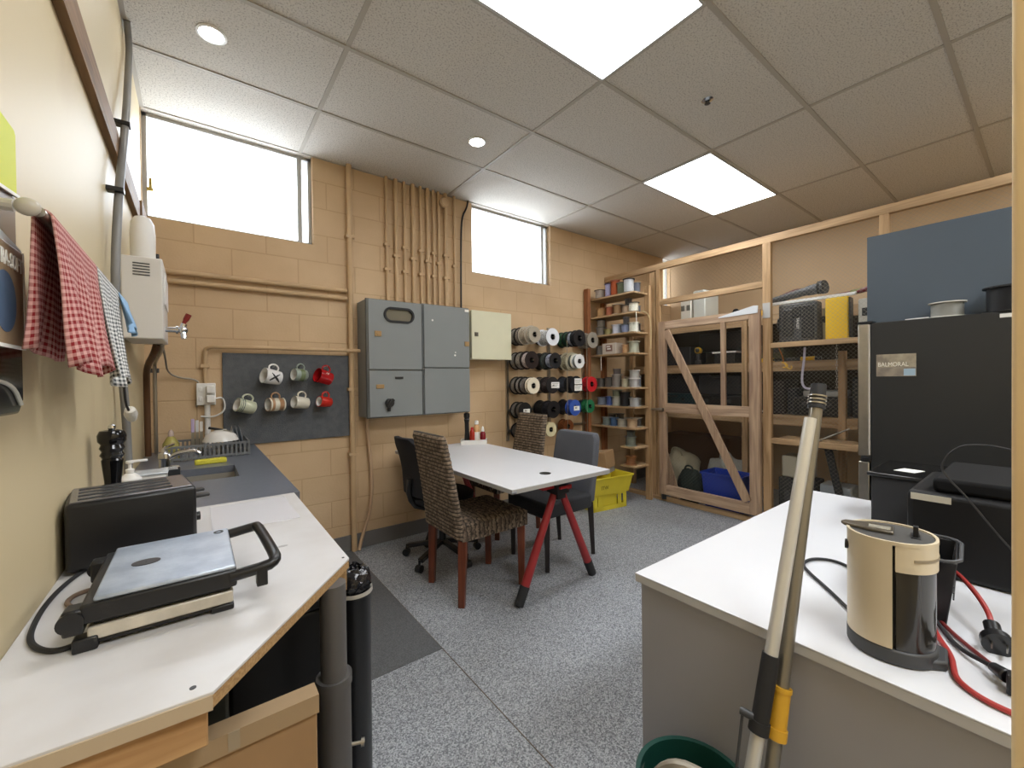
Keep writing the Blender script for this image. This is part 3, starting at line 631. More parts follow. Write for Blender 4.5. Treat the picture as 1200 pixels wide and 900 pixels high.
# ================================================================ sink counter
SX0, SX1, SY0, SY1 = -0.075, 0.150, 2.235, 2.56
t = thing('sink_counter', 'dark grey stone counter with an undermounted sink along the left wall', 'counter', (0, 2.5, 0))
k = MB(); CX1 = 0.31
k.box(LW+0.001, CX1, 1.76, SY0, BZ-0.035, BZ).box(LW+0.001, CX1, SY1, BW-0.001, BZ-0.035, BZ).box(LW+0.001, SX0, SY0, SY1, BZ-0.035, BZ).box(SX1, CX1, SY0, SY1, BZ-0.035, BZ)
k.build('worktop', M_COUNTER, t, world=True)
k = MB(); a = 0.004
k.box(SX0-a, SX0, SY0-a, SY1+a, 0.70, BZ-0.036).box(SX1, SX1+a, SY0-a, SY1+a, 0.70, BZ-0.036).box(SX0, SX1, SY0-a, SY0, 0.70, BZ-0.036).box(SX0, SX1, SY1, SY1+a, 0.70, BZ-0.036).box(SX0, SX1, SY0, SY1, 0.698, 0.70)
k.build('sink_basin', mat('satin_sink_steel', 'a59f94', 0.35, 0.3), t, world=True)
MB().lathe([(0.02, 0.7), (0.022, 0.703), (0.008, 0.702)], Matrix.Translation((0.05, 2.4, 0))).build('drain', M_CHROME, t, world=True)
MB().box(LW+0.003, 0.27, 1.82, BW-0.014, 0.08, 0.69).box(LW+0.003, 0.255, 1.82, BW-0.012, 0, 0.08).box(0.2, 0.27, 1.82, BW-0.012, 0.69, 0.85).build('cupboard', M_WPL, t, world=True)
for i in range(3):
    y = 1.83+i*0.49; d = MB().box(0.27, 0.288, y, y+0.48, 0.09, 0.845).build('cupboard_door', M_WPL, t, world=True, bevel=0.002)
    MB().box(0.288, 0.306, y+0.2, y+0.32, 0.79, 0.80).build('handle', M_STEEL, d, world=True, bevel=0.003)
t = thing('kitchen_tap', 'chrome mixer tap behind the sink', 'tap', (-0.12, 2.47, BZ))
MB().lathe([(0.026, 0), (0.028, 0.006), (0.022, 0.012), (0.021, 0.075), (0.024, 0.08), (0.022, 0.10), (0.01, 0.108)]).tube([(0, 0, 0.07), (0.05, -0.01, 0.10), (0.11, -0.02, 0.105), (0.13, -0.024, 0.09)], 0.011, 12, 2).build('spout', M_CHROME, t)
MB().tube([(0, 0, 0.10), (-0.005, 0.01, 0.12), (0.03, 0.05, 0.135)], [0.012, 0.009, 0.007], 10, 1).build('lever', M_CHROME, t)
t = thing('soap_dispenser', 'white pump soap dispenser on the counter behind the pepper mill', 'soap dispenser', (-0.2, 2.08, BZ), (0, 0, 0.2))
MB().lathe([(0.03, 0), (0.033, 0.006), (0.033, 0.07), (0.02, 0.085), (0.012, 0.09)]).build('bottle', M_WPL, t)
MB().lathe([(0.012, 0.09), (0.013, 0.105), (0.005, 0.107), (0.005, 0.125), (0.012, 0.127), (0.012, 0.136)]).box(0, 0.05, -0.006, 0.006, 0.128, 0.137).build('pump', M_WPL, t, bevel=0.002)
t = thing('plastic_tub', 'shallow white plastic tub on the counter near the soap dispenser', 'tub', (-0.155, 2.21, BZ))
MB().prism([(-0.055, -0.05), (0.055, -0.05), (0.055, 0.05), (-0.055, 0.05)], 0, 0.06).build('tub_body', M_WPL, t, bevel=0.008)
MB().box(-0.06, 0.06, -0.055, 0.055, 0.06, 0.068).build('lid', mat('clear_lid', 'cfd6dc', 0.2), t, bevel=0.003)
t = thing('sponge_caddy', 'dark metal sponge caddy beside the tap', 'caddy', (-0.10, 2.30, BZ))
MB().box(-0.04, 0.04, -0.03, -0.027, 0, 0.055).box(-0.04, 0.04, 0.027, 0.03, 0, 0.055).box(-0.04, -0.037, -0.027, 0.027, 0, 0.055).box(0.037, 0.04, -0.027, 0.027, 0, 0.055).box(-0.04, 0.04, -0.03, 0.03, 0, 0.003).build('caddy_body', mat('dark_steel', '3e3f42', 0.35, 0.7), t, bevel=0.001)
MB().box(-0.032, 0.032, -0.022, 0.022, 0.02, 0.062).build('scourer', mat('steel_wool', '9a9a98', 0.7, bump=0.5, bscale=150), t, bevel=0.008)
t = thing('detergent_bottle', 'small bottle with green and yellow liquid at the back of the counter', 'bottle', (-0.115, 2.95, BZ))
MB().lathe([(0.035, 0), (0.037, 0.01), (0.036, 0.09), (0.02, 0.12), (0.012, 0.13)]).build('bottle_body', mat('green_yellow_liquid', 'a09654', 0.15), t)
MB().lathe([(0.013, 0.13), (0.013, 0.15), (0.006, 0.165)]).build('cap', mat('pale_cap', 'b8a49c', 0.4), t)
t = thing('bottle_brush', 'dark handled brush lying across the counter behind the soap', 'brush', (-0.14, 2.42, BZ+0.03), (0, R(6), R(50)))
MB().cyl((-0.10, 0, 0.0), (0.06, 0, 0.0), 0.007, 0.005).build('handle', mat('dark_brown_handle', '2e2422', 0.5), t)
MB().cyl((0.06, 0, 0), (0.1, 0, 0), 0.02, 0.018).build('bristles', mat('bristle', 'b9b2a2', 0.9, bump=0.6, bscale=120), t)
# dish rack
t = thing('dish_rack', 'grey plastic dish drainer rack at the wall end of the counter', 'dish rack', (0.055, 3.02, BZ))
k = MB(); hx, hy, hz = 0.185, 0.16, 0.082
for s in (-1, 1):
    k.box(-hx, hx, s*hy-0.004, s*hy+0.004, hz-0.012, hz).box(-hx, hx, s*hy-0.004, s*hy+0.004, 0.006, 0.018)
    k.box(s*hx-0.004, s*hx+0.004, -hy, hy, hz-0.012, hz).box(s*hx-0.004, s*hx+0.004, -hy, hy, 0.006, 0.018)
    for i in range(19): x = -hx+hx*2*i/18; k.box(x-0.005, x+0.005, s*hy-0.003, s*hy+0.003, 0.01, hz-0.006)
    for i in range(13): y = -hy+hy*2*i/12; k.box(s*hx-0.003, s*hx+0.003, y-0.005, y+0.005, 0.01, hz-0.006)
for i in range(14): x = -hx+hx*2*i/13; k.box(x-0.003, x+0.003, -hy, hy, 0.0, 0.008)
k.build('basket', mat('grey_rack', '6f7173', 0.45), t)
k = MB()
for i in range(5): k.tube([(-0.03+0.03*i, 0.02, 0.008), (-0.03+0.03*i, 0.03, 0.06), (-0.03+0.03*i, 0.08, 0.06), (-0.03+0.03*i, 0.09, 0.008)], 0.0025, 6)
k.build('plate_prongs', mat('grey_rack', '6f7173', 0.45), t)
t = thing('white_bowl', 'white bowl upturned on the dish rack', 'bowl', (0.11, 2.975, BZ+0.083))
MB().lathe([(0.088, 0.0), (0.086, 0.004), (0.076, 0.03), (0.05, 0.052), (0.03, 0.058), (0.03, 0.064), (0.026, 0.064), (0.024, 0.057), (0.046, 0.048), (0.072, 0.027), (0.083, 0.0)], closed=True, n=36).build('shell', mat('white_china', 'dddad6', 0.2), t)
t = thing('peeler', 'black handled peeler resting on the upturned bowl', 'peeler', (0.10, 2.96, BZ+0.150), (0, R(12), R(-20)))
MB().cyl((-0.05, 0, 0), (0.02, 0, 0), 0.008, 0.006).build('handle', M_BLACK, t)
MB().box(0.02, 0.07, -0.005, 0.005, -0.0015, 0.0015).build('blade', M_STEEL, t)
for i, (x, c, lab) in enumerate(((0.0, 'b9a8c8', 'lilac handled knife standing in the dish rack'), (0.02, 'c9c9c9', 'steel spatula standing in the dish rack'), (0.04, 'dcd6cc', 'pale handled knife standing in the dish rack'))):
    t = thing('kitchen_knife' if i != 1 else 'spatula', lab, 'utensil', (x-0.02, 3.10+0.01*i, BZ+0.009), group='utensils in the dish rack')
    MB().box(-0.008, 0.008, -0.001, 0.001, 0, 0.12).build('blade', M_STEEL, t)
    MB().box(-0.008, 0.008, -0.004, 0.004, 0.12, 0.2-i*0.01).build('handle', mat('handle_%d' % i, c, 0.4), t, bevel=0.002)
for i in range(3):
    t = MB().lathe([(0.002, 0), (0.045, 0.001), (0.072, 0.009), (0.073, 0.011), (0.044, 0.004), (0.002, 0.003)], closed=True, n=36, M=Matrix.Rotation(R(80), 4, 'Y')).build('side_plate', mat('grey_blue_china', '8f969e', 0.25))
    t.location = (0.17+0.018*i, 3.07, BZ+0.085); tag(t, 'blue grey side plate stood on edge in the rack, %s of three' % ('nearest the bowl', 'middle', 'farthest from the bowl')[i], 'plate', 'side plates in the rack')
t = MB().box(-0.068, 0.068, -0.018, 0.018, 0, 0.026).build('yellow_sponge', mat('sponge_yellow', 'd9d24a', 0.9, bump=0.5, bscale=120), bevel=0.006)
t.location = (0.055, 2.68, BZ); t.rotation_euler = (0, 0, 0.06); tag(t, 'yellow sponge cloth on the counter edge behind the sink', 'sponge')

# ================================================================ white bench in the foreground
t = thing('workbench', 'worn white laminate bench with a cut-off corner in the left foreground', 'bench', (0, 1.2, 0))
POLY = [(LW+0.001, 0.705), (0.012, 0.695), (0.283, 1.02), (0.29, 1.757), (LW+0.001, 1.757)]
k = MB(); k.prism(POLY, BZ-0.004, BZ+0.001); o = k.build('laminate', M_BENCH, t, world=True, bevel=0.001)
MB().prism([(LW+0.001, 0.706), (0.0117, 0.696), (0.2823, 1.0203), (0.289, 1.756), (LW+0.001, 1.756)], BZ-0.022, BZ-0.0045).build('chipboard_core', M_CHIP, t, world=True)
MB().box(LW+0.001, 0.006, 0.706, 0.735, 0.812, BZ-0.0225).build('front_rail', wood('oak_rail', 'a57c50', 'c09a6c', 'X'), t, world=True, bevel=0.002)
MB().beam((LW+0.001, 0.7037, BZ-0.0125), (0.0115, 0.6935, BZ-0.0125), 0.003, 0.020).build('edge_strip', mat('beige_edge', 'b9a68c', 0.5), t, world=True)
MB().box(0.21, 0.281, 1.035, 1.06, 0.81, BZ-0.0225).box(0.262, 0.28, 1.06, 1.75, 0.81, BZ-0.0225).build('side_rail', M_CHIP, t, world=True)
k = MB().cyl((0.232, 0.965, 0.60), (0.232, 0.965, BZ-0.0225), 0.027, n=32); k.build('leg', mat('grey_pipe_leg', '5a5755', 0.5), t, world=True)
k = MB().lathe([(0.030, 0.662), (0.037, 0.665), (0.037, 0.645), (0.0345, 0.64), (0.0345, 0.0)], Matrix.Translation((0.232, 0.965, 0)), 32)
k.build('leg_sleeve', mat('grey_pipe_leg', '5a5755', 0.5), t, world=True)
for z in (0.50, 0.40): MB().cyl((0.25, 0.96, z), (0.29, 0.945, z), 0.004).cyl((0.283, 0.9475, z), (0.289, 0.945, z), 0.009).build('clamp_bolt', M_STEEL, t, world=True)
MB().cyl((-0.2, 1.70, 0), (-0.2, 1.70, BZ-0.023), 0.027).build('leg', mat('grey_pipe_leg', '5a5755', 0.5), t, world=True)
MB().cyl((0.25, 1.70, 0), (0.25, 1.70, BZ-0.023), 0.02).build('leg', mat('grey_pipe_leg', '5a5755', 0.5), t, world=True)
MB().cyl((0.272, 1.03, BZ+0.0006), (0.272, 1.03, BZ+0.0018), 0.003).cyl((-0.01, 0.72, BZ+0.0006), (-0.01, 0.72, BZ+0.0018), 0.004).build('screw', M_DARKG, t, world=True)
MB().lathe([(0.002, 0.0006), (0.012, 0.0006), (0.012, 0.0014), (0.002, 0.0014)], Matrix.Translation((0.17, 1.2, BZ)), 14, closed=True, sy=0.5).build('glue_mark', mat('glue_mark', 'a7a5a6', 0.4), t, world=True)
t = MB().box(0.03, 0.25, 1.42, 1.72, BZ+0.0011, BZ+0.0022).build('clear_mat', mat('clear_sheet', 'd4d3d8', 0.25)); tag(t, 'flat pale plastic sheet lying on the far end of the white bench', 'sheet')

# toaster
t = thing('toaster', 'long black four-slot toaster against the left wall on the white bench', 'toaster', (-0.130, 1.405, BZ+0.001), (0, 0, R(8)))
L_, D_, H_ = 0.115, 0.095, 0.158
k = MB().box(-L_, L_, -D_, D_, 0.008, H_); k.build('housing', M_BLACK, t, bevel=0.008)
k = MB().box(-L_+0.008, L_-0.008, -D_+0.008, D_-0.008, H_-0.0005, H_+0.003); k.build('top_plate', mat('toaster_top', '8b8c94', 0.25, 0.8), t, bevel=0.001)
k = MB()
for i in range(4):
    y = -0.060+i*0.040; k.box(-L_+0.02, L_-0.045, y-0.010, y+0.010, H_+0.0025, H_+0.004)
k.build('bread_slot', M_BLACKM, t)
k = MB()
for i in range(4):
    y = -0.060+i*0.040; k.box(-L_+0.02, L_-0.045, y-0.001, y+0.001, H_+0.004, H_+0.005)
k.build('slot_guide', M_CHROME, t)
for y in (-0.045, 0.03): MB().box(L_, L_+0.034, y-0.010, y+0.012, 0.118, 0.126).build('lever', M_BLACK, t, bevel=0.003)
MB().cyl((L_, -0.05, 0.07), (L_+0.012, -0.05, 0.07), 0.011).build('browning_knob', M_BLACK, t)
MB().cyl((L_, 0.03, 0.07), (L_+0.012, 0.03, 0.07), 0.011).build('browning_knob', M_BLACK, t)
k = MB()
for x in (-0.08, 0.08):
    for y in (-0.06, 0.06): k.cyl((x, y, 0), (x, y, 0.009), 0.01)
k.build('foot', M_RUBBER, t)
# sandwich press
t = thing('sandwich_press', 'flat sandwich press with a scuffed metal lid and black handle on the white bench', 'sandwich press', (-0.045, 1.045, BZ+0.001))
MB().box(-0.115, -0.085, -0.125, -0.100, 0, 0.022).box(0.06, 0.095, -0.12, -0.09, 0, 0.012).box(-0.115, -0.085, 0.1, 0.125, 0, 0.02).box(0.06, 0.095, 0.1, 0.125, 0, 0.012).box(-0.10, 0.09, -0.118, 0.118, 0.006, 0.014).build('base', M_BLACK, t, bevel=0.003)
MB().box(-0.098, 0.094, -0.122, 0.122, 0.014, 0.036).build('steel_skirt', mat('stained_steel', 'd2cabb', 0.4, 0.25, var=0.3, scale=18), t, bevel=0.003)
MB().box(-0.092, 0.092, -0.116, 0.116, 0.036, 0.044).box(-0.105, 0.1, -0.128, 0.130, 0.044, 0.075).box(-0.125, -0.1, -0.128, -0.095, 0.03, 0.07).box(-0.125, -0.1, 0.095, 0.128, 0.03, 0.07).build('lid_frame', M_BLACK, t, bevel=0.006)
lid = MB().box(-0.09, 0.098, -0.124, 0.124, 0.0745, 0.083).build('lid_plate', mat('scuffed_aluminium', 'c8d2e0', 0.3, 0.45, col2='a4b0c2', scale=14, bump=0.1, bscale=60), t, bevel=0.003)  # pale blue of the reflected window is put into the lid colour
MB().lathe([(0.001, 0.0832), (0.021, 0.0832), (0.021, 0.0842), (0.001, 0.0842)], Matrix.Translation((-0.035, -0.005, 0)) , 28, closed=True, sy=0.75).build('oval_badge', mat('badge_dark', '3e3d40', 0.3), lid)
MB().lathe([(0.006, 0.083), (0.009, 0.083), (0.009, 0.0845), (0.006, 0.0845)], Matrix.Translation((0.08, 0.10, 0)), 20, closed=True).build('locking_dial', M_DARKG, lid)
k = MB().tube([(0.09, -0.122, 0.062), (0.150, -0.128, 0.068), (0.162, -0.124, 0.074), (0.164, -0.11, 0.078), (0.160, 0.0, 0.08), (0.156, 0.11, 0.078), (0.150, 0.122, 0.074), (0.09, 0.124, 0.066)], 0.0105, 14, 1); k.build('handle', M_BLACK, t)
MB().box(0.130, 0.148, -0.137, -0.117, 0.035, 0.068).build('latch', M_BLACK, t, bevel=0.002)
for y in (-0.13, 0.105): MB().cyl((-0.115, y, 0.052), (-0.115, y+0.025, 0.052), 0.016).build('hinge', M_BLACK, t)
z = BZ+0.0055
MB().tube([(-0.150, 0.95, z), (-0.185, 0.94, z), (-0.222, 1.0, z), (-0.232, 1.09, z), (-0.232, 1.18, z), (-0.22, 1.27, z), (-0.19, 1.36, z), (-0.15, 1.40, z)], 0.0042, 10, 3).build('power_cord', M_BLACKM, t, world=True)
MB().tube([(-0.145, 1.10, z), (-0.185, 1.10, z), (-0.205, 1.14, z), (-0.195, 1.18, z), (-0.15, 1.185, z), (-0.10, 1.18, z)], 0.0042, 10, 3).build('cord_loop', mat('cord_brown', '75604f', 0.6), t, world=True)
# pepper mill
t = thing('pepper_mill', 'tall black pepper mill standing behind the toaster', 'pepper mill', (-0.196, 1.655, BZ+0.001))
MB().lathe([(x*0.78, q) for x, q in [(0.036, 0), (0.038, 0.01), (0.036, 0.03), (0.024, 0.10), (0.0235, 0.14), (0.03, 0.19), (0.031, 0.20)]]).build('mill_body', M_BLACKG, t)
MB().lathe([(x*0.78, q) for x, q in [(0.031, 0.20), (0.027, 0.205), (0.035, 0.215), (0.029, 0.225), (0.036, 0.235), (0.031, 0.245), (0.040, 0.255), (0.041, 0.272), (0.034, 0.285), (0.012, 0.288)]]).build('mill_head', M_BLACKG, t)
MB().lathe([(0.006, 0.287), (0.009, 0.292), (0.008, 0.30), (0.003, 0.303)]).build('top_nut', M_CHROME, t)

# things under the bench
t = thing('black_bin', 'black plastic bin standing under the white bench behind the pipe leg', 'bin', (0.17, 1.345, 0))
k = MB(); MM = Matrix()
k.prism([(-0.12, -0.14), (0.12, -0.14), (0.12, 0.14), (-0.12, 0.14)], 0, 0.70); k.build('bin_body', M_BLACK, t, bevel=0.01)
MB().box(-0.128, 0.128, -0.148, 0.148, 0.70, 0.745).build('lid', M_BLACK, t, bevel=0.008)
MB().tube([(0.06, -0.15, 0.735), (0.08, -0.17, 0.74), (0.11, -0.165, 0.74), (0.12, -0.15, 0.735)], 0.006, 8, 1).build('handle', M_STEEL, t)
t = thing('slim_bin', 'slim black bin beyond the pipe leg with a crumpled bag in its mouth', 'bin', (0.325, 1.13, 0))
MB().lathe([(0.034, 0), (0.038, 0.01), (0.042, 0.745), (0.044, 0.75), (0.040, 0.75), (0.036, 0.02)], n=32).build('bin_body', M_BLACK, t)
k = MB(); rnd = random.Random(3)
k.ball((0, 0, 0.785), 0.046, 18, 12, (0.95, 0.95, 0.9))
for i, v in enumerate(k.v):
    v.x += rnd.uniform(-.006, .006); v.y += rnd.uniform(-.006, .006); v.z += rnd.uniform(-.008, .008)
k.build('bin_bag', mat('shiny_black_bag', '1a1a1e', 0.12, bump=0.6, bscale=30), t, sharp=15)
MB().lathe([(0.043, 0.752), (0.047, 0.754), (0.046, 0.764), (0.042, 0.762)], closed=True, n=28).build('bag_rim', mat('pale_rim', 'a9a59c', 0.3), t)
t = thing('storage_box', 'dark olive storage crate under the cut corner of the white bench', 'storage box', (0.0, 1.05, 0))
MB().box(-0.2, 0.040, 0.95, 1.12, 0.0, 0.76).build('box_body', mat('dark_olive_plastic', '31322b', 0.5), t, world=True, bevel=0.006)
MB().box(-0.203, 0.043, 0.947, 1.123, 0.632, 0.639).build('seam_strip', mat('olive_line', '5c5a4a', 0.5), t, world=True)
t = thing('cardboard_box', 'flattened brown cardboard carton standing on edge under the white bench', 'box', (0.05, 0.82, 0))
MB().box(-0.21, 0.155, 0.762, 0.79, 0.0, 0.75).build('carton', M_CARD, t, world=True, bevel=0.002)
MB().box(-0.21, 0.157, 0.755, 0.79, 0.752, 0.783).build('flap', mat('cardboard_light', '9c8465', 0.8), t, world=True)
MB().box(0.03, 0.045, 0.7538, 0.755, 0.755, 0.783).build('tape', mat('packing_tape', '9a8a72', 0.3), t, world=True)
# ================================================================ table
t = thing('trestle_table', 'white rectangular table on red trestles', 'table', (1.65, 2.45, 0))
TX0, TX1, TY0, TY1, TZ = 1.27, 2.03, 1.68, 3.24, 0.75
MB().box(TX0, TX1, TY0, TY1, TZ-0.006, TZ).build('tabletop', M_WHITE, t, world=True, bevel=0.002)
MB().box(TX0+0.001, TX1-0.001, TY0+0.001, TY1-0.001, TZ-0.026, TZ-0.0062).build('tabletop_edge', mat('table_edge', 'a9a5a0', 0.5), t, world=True)
MB().lathe([(0.001, 0), (0.034, 0), (0.034, 0.002), (0.03, 0.0028), (0.001, 0.0022)], Matrix.Translation((1.646, 1.85, TZ)), 28).build('cable_grommet', M_BLACK, t, world=True)
MB().box(TX1-0.05, TX1+0.008, TY0+0.02, TY0+0.09, TZ-0.034, TZ-0.026).box(TX0-0.006, TX0+0.03, TY0-0.004, TY0+0.02, TZ-0.022, TZ-0.012).build('corner_bracket', M_ALU, t, world=True, bevel=0.001)
MB().box(1.62, 1.68, 1.86, 3.1, TZ-0.085, TZ-0.0265).build('under_beam', M_BLACKM, t, world=True)
def trestle(cx, cy, label, w=0.32):
    s = thing('folding_trestle', label, 'trestle', (cx, cy, 0), group='red folding trestles under the white table')
    MB().box(-0.05, 0.05, -0.05, 0.05, 0.61, 0.662).box(-0.035, 0.035, -0.035, 0.035, 0.575, 0.61).build('head', M_BLACKM, s, bevel=0.004)
    MB().cyl((-0.035, -0.055, 0.65), (0.035, -0.055, 0.65), 0.009).box(0.03, 0.06, -0.06, -0.04, 0.635, 0.66).box(-0.14, -0.05, -0.02, 0.02, 0.645, 0.660).build('release_catch', M_RED, s)
    for (fx, fy) in ((-w, 0), (w, 0.01)):
        a = Vector((0.035*(1 if fx > 0 else -1), 0, 0.60)); b = Vector((fx, fy, 0.0)); d = (b-a)
        p = a+d*0.83; q = a+d*0.985
        lg = MB().cyl(a, p, 0.022, 0.027, n=20).build('leg', M_REDPOLE, s)
        MB().cyl(a+d*0.82, q, 0.0295, 0.027, n=20).ball((q.x, q.y, 0.024), 0.024).build('rubber_foot', M_RUBBER, lg)
    return s
trestle(1.776, 1.88, 'red legged folding trestle at the near end of the white table')
trestle(1.70, 3.0, 'red legged folding trestle at the wall end of the white table', 0.28)
# ================================================================ chairs
M_WEAVE = weave_material('woven_rush', '5e4f40', '988672', '2a221c')
M_WEAVES = weave_material('woven_rush_seat', '54463a', '8c7a66', '2e261f', 'X', 0.03, dist=5.0)
M_LEGW = wood('red_brown_leg', '4f2413', '7a3d22', 'Z', 0.35)
M_DLEG = mat('dark_leg', '241c1a', 0.4)
def weave_panel(w0, w1, h, th, nu, nv, lean=0.0, amp=0.006):
    """closed panel, local: width along Y, height Z, thickness X; woven relief on both faces; leans toward -X"""
    mb = MB(); U = nu*3; V = nv*3; n = (U+1)*(V+1); vs = []
    for side in (-1, 1):
        for j in range(V+1):
            z = h*j/V; w = w0+(w1-w0)*j/V
            for i in range(U+1):
                y = -w+2*w*i/U
                ed = min(i, U-i, 3)/3; edz = min(V-j, 3)/3
                r = amp*abs(math.sin(math.pi*i/3))*abs(math.sin(math.pi*j/3)) if True else 0
                alt = 1 if ((i//3)+(j//3)) % 2 else 0.45
                x = side*(th/2*(0.45+0.55*min(ed, 1))*(0.5+0.5*min(edz, 1)) + r*alt) - lean*(z/h)**1.25
                vs.append((x, y, z))
    fs = []
    for s_ in (0, 1):
        o = s_*n
        for j in range(V):
            for i in range(U):
                q = (o+j*(U+1)+i, o+j*(U+1)+i+1, o+(j+1)*(U+1)+i+1, o+(j+1)*(U+1)+i); fs.append(q if s_ else q[::-1])
    def e(a, b): fs.append((a, b, b+n, a+n))
    for i in range(U): e(i, i+1); e(V*(U+1)+i+1, V*(U+1)+i)
    for j in range(V): e((j+1)*(U+1), j*(U+1)); e(j*(U+1)+U, (j+1)*(U+1)+U)
    return mb.add(vs, fs)
def wicker_chair(label, loc, rz):
    t = thing('wicker_chair', label, 'chair', loc, (0, 0, rz), 'woven rush dining chairs')
    k = weave_panel(0.225, 0.195, 0.60, 0.05, 16, 26, 0.10); o = k.build('backrest', M_WEAVE, t, sharp=180); o.location = (-0.235, 0, 0.395)
    # seat: woven block
    k = MB(); U, V, n_ = 33, 33, 0; vs = []
    for top in (0, 1):
        for j in range(V+1):
            for i in range(U+1):
                x = -0.235+0.475*j/V; y = -0.225+0.45*i/U; ed = min(i, U-i, j, V-j, 3)/3
                r = 0.006*abs(math.sin(math.pi*i/3))*abs(math.sin(math.pi*j/3))*(1 if ((i//3)+(j//3)) % 2 else 0.4)
                vs.append((x, y, (0.475+0.02*min(ed, 1)+r) if top else 0.385))
    fs = []; N = (U+1)*(V+1)
    for s_ in (0, 1):
        for j in range(V):
            for i in range(U):
                q = (s_*N+j*(U+1)+i, s_*N+j*(U+1)+i+1, s_*N+(j+1)*(U+1)+i+1, s_*N+(j+1)*(U+1)+i); fs.append(q)
    for i in range(U): fs.append((i, i+1, i+1+N, i+N)); fs.append((V*(U+1)+i, V*(U+1)+i+1, V*(U+1)+i+1+N, V*(U+1)+i+N))
    for j in range(V): fs.append((j*(U+1), (j+1)*(U+1), (j+1)*(U+1)+N, j*(U+1)+N)); fs.append((j*(U+1)+U, (j+1)*(U+1)+U, (j+1)*(U+1)+U+N, j*(U+1)+U+N))
    k.add(vs, fs); k.build('seat', M_WEAVES, t)
    for (x, y) in ((-0.215, -0.19), (-0.215, 0.19), (0.215, -0.19), (0.215, 0.19)):
        MB().cyl((x*(1.06 if x < 0 else 1.0), y, 0.0), (x, y, 0.40), 0.027, 0.035, n=4).build('leg', M_LEGW, t, bevel=0.004)
    return t
w0 = wicker_chair('wicker chair with red-brown wooden legs on the near left side of the white table', (1.43, 2.275, 0), 0)
dup(w0, (2.16, 2.97, 0), (0, 0, math.pi), 'wicker chair at the wall end of the table, its back toward the cable reels')
def grey_chair(label, loc, rz):
    t = thing('upholstered_chair', label, 'chair', loc, (0, 0, rz))
    mf = mat('grey_upholstery', '56585f', 0.85, var=0.1, bump=0.2, bscale=300)
    P = []
    k = MB(); n = 12
    for j in range(n+1):
        z = 0.40+0.50*j/n; cur = -0.235-0.07*(j/n)**1.4
        w = 0.205+0.012*math.sin(j/n*3.0)
        if j == n: w = 0.185
        for (x, y) in ((cur-0.03, -w), (cur-0.04, 0), (cur-0.03, w), (cur+0.03, w), (cur+0.02, 0), (cur+0.03, -w)): P.append((x, y, z))
    fs = [tuple(range(5, -1, -1)), tuple(range(n*6, n*6+6))]
    for j in range(n):
        for i in range(6): fs.append((j*6+i, j*6+(i+1) % 6, (j+1)*6+(i+1) % 6, (j+1)*6+i))
    k.add(P, fs); k.build('backrest', mf, t, bevel=0.012)
    MB().box(-0.23, 0.235, -0.215, 0.215, 0.36, 0.47).build('seat', mat('dark_grey_upholstery', '2c2d31', 0.85, bump=0.2, bscale=300), t, bevel=0.02)
    for (x, y) in ((-0.24, -0.18), (-0.24, 0.18), (0.2, -0.19), (0.2, 0.19)):
        MB().cyl((x*(1.12 if x < 0 else 1), y, 0), (x, y, 0.40), 0.020, 0.03, n=4).build('leg', M_DLEG, t, bevel=0.003)
    return t
grey_chair('grey upholstered dining chair on the right side of the white table', (2.08, 2.29, 0), math.pi)
# office chair
t = thing('office_chair', 'black swivel office chair behind the near wicker chair', 'chair', (1.44, 2.77, 0), (0, 0, R(4)))
k = MB(); n = 14; P = []
for j in range(n+1):
    a = j/n; z = 0.50+0.42*a; w = 0.20*math.sin(math.pi*(0.16+0.70*a))**0.45 * (1.0 if a < .8 else 1-0.9*(a-.8)**1.5*3); cur = -0.215-0.09*a+0.05*math.sin(a*3.14)
    for (x, y) in ((cur-0.02, -w), (cur-0.035, -w*.5), (cur-0.04, 0), (cur-0.035, w*.5), (cur-0.02, w), (cur+0.022, w), (cur+0.006, w*.5), (cur, 0), (cur+0.006, -w*.5), (cur+0.022, -w)): P.append((x, y, z))
fs = [tuple(range(9, -1, -1)), tuple(range(n*10, n*10+10))]
for j in range(n):
    for i in range(10): fs.append((j*10+i, j*10+(i+1) % 10, (j+1)*10+(i+1) % 10, (j+1)*10+i))
k.add(P, fs); k.build('backrest', mat('black_fabric', '1d1e24', 0.85, bump=0.2, bscale=250), t, bevel=0.008, sharp=60)
MB().tube([(-0.26, 0, 0.62), (-0.27, 0, 0.5), (-0.2, 0, 0.40), (0.0, 0, 0.39)], 0.02, 10, 1).build('back_support', M_BLACK, t)
MB().lathe([(0.02, 0.42), (0.20, 0.425), (0.235, 0.45), (0.235, 0.48), (0.20, 0.50), (0.02, 0.495)], n=32).build('seat', mat('black_fabric', '1d1e24', 0.85), t, sharp=60)
MB().cyl((0, 0, 0.1), (0, 0, 0.27), 0.026).cyl((0, 0, 0.27), (0, 0, 0.42), 0.014).box(-0.08, 0.08, -0.05, 0.05, 0.39, 0.42).build('gas_lift', M_BLACK, t)
MB().tube([(-0.05, -0.04, 0.40), (-0.08, -0.2, 0.39), (-0.09, -0.24, 0.36)], 0.007, 8, 1).build('height_lever', M_RED, t)
for i in range(5):
    a = R(132+72*i); c, s = math.cos(a), math.sin(a)
    lg = MB().beam((0.02*c, 0.02*s, 0.12), (0.27*c, 0.27*s, 0.075), 0.04, 0.03).build('leg', M_BLACK, t, bevel=0.006)
    MB().cyl((0.28*c-0.02*s, 0.28*s+0.02*c, 0.026), (0.28*c+0.02*s, 0.28*s-0.02*c, 0.026), 0.026).cyl((0.28*c, 0.28*s, 0.03), (0.275*c, 0.275*s, 0.085), 0.008).build('caster', M_BLACK, lg)
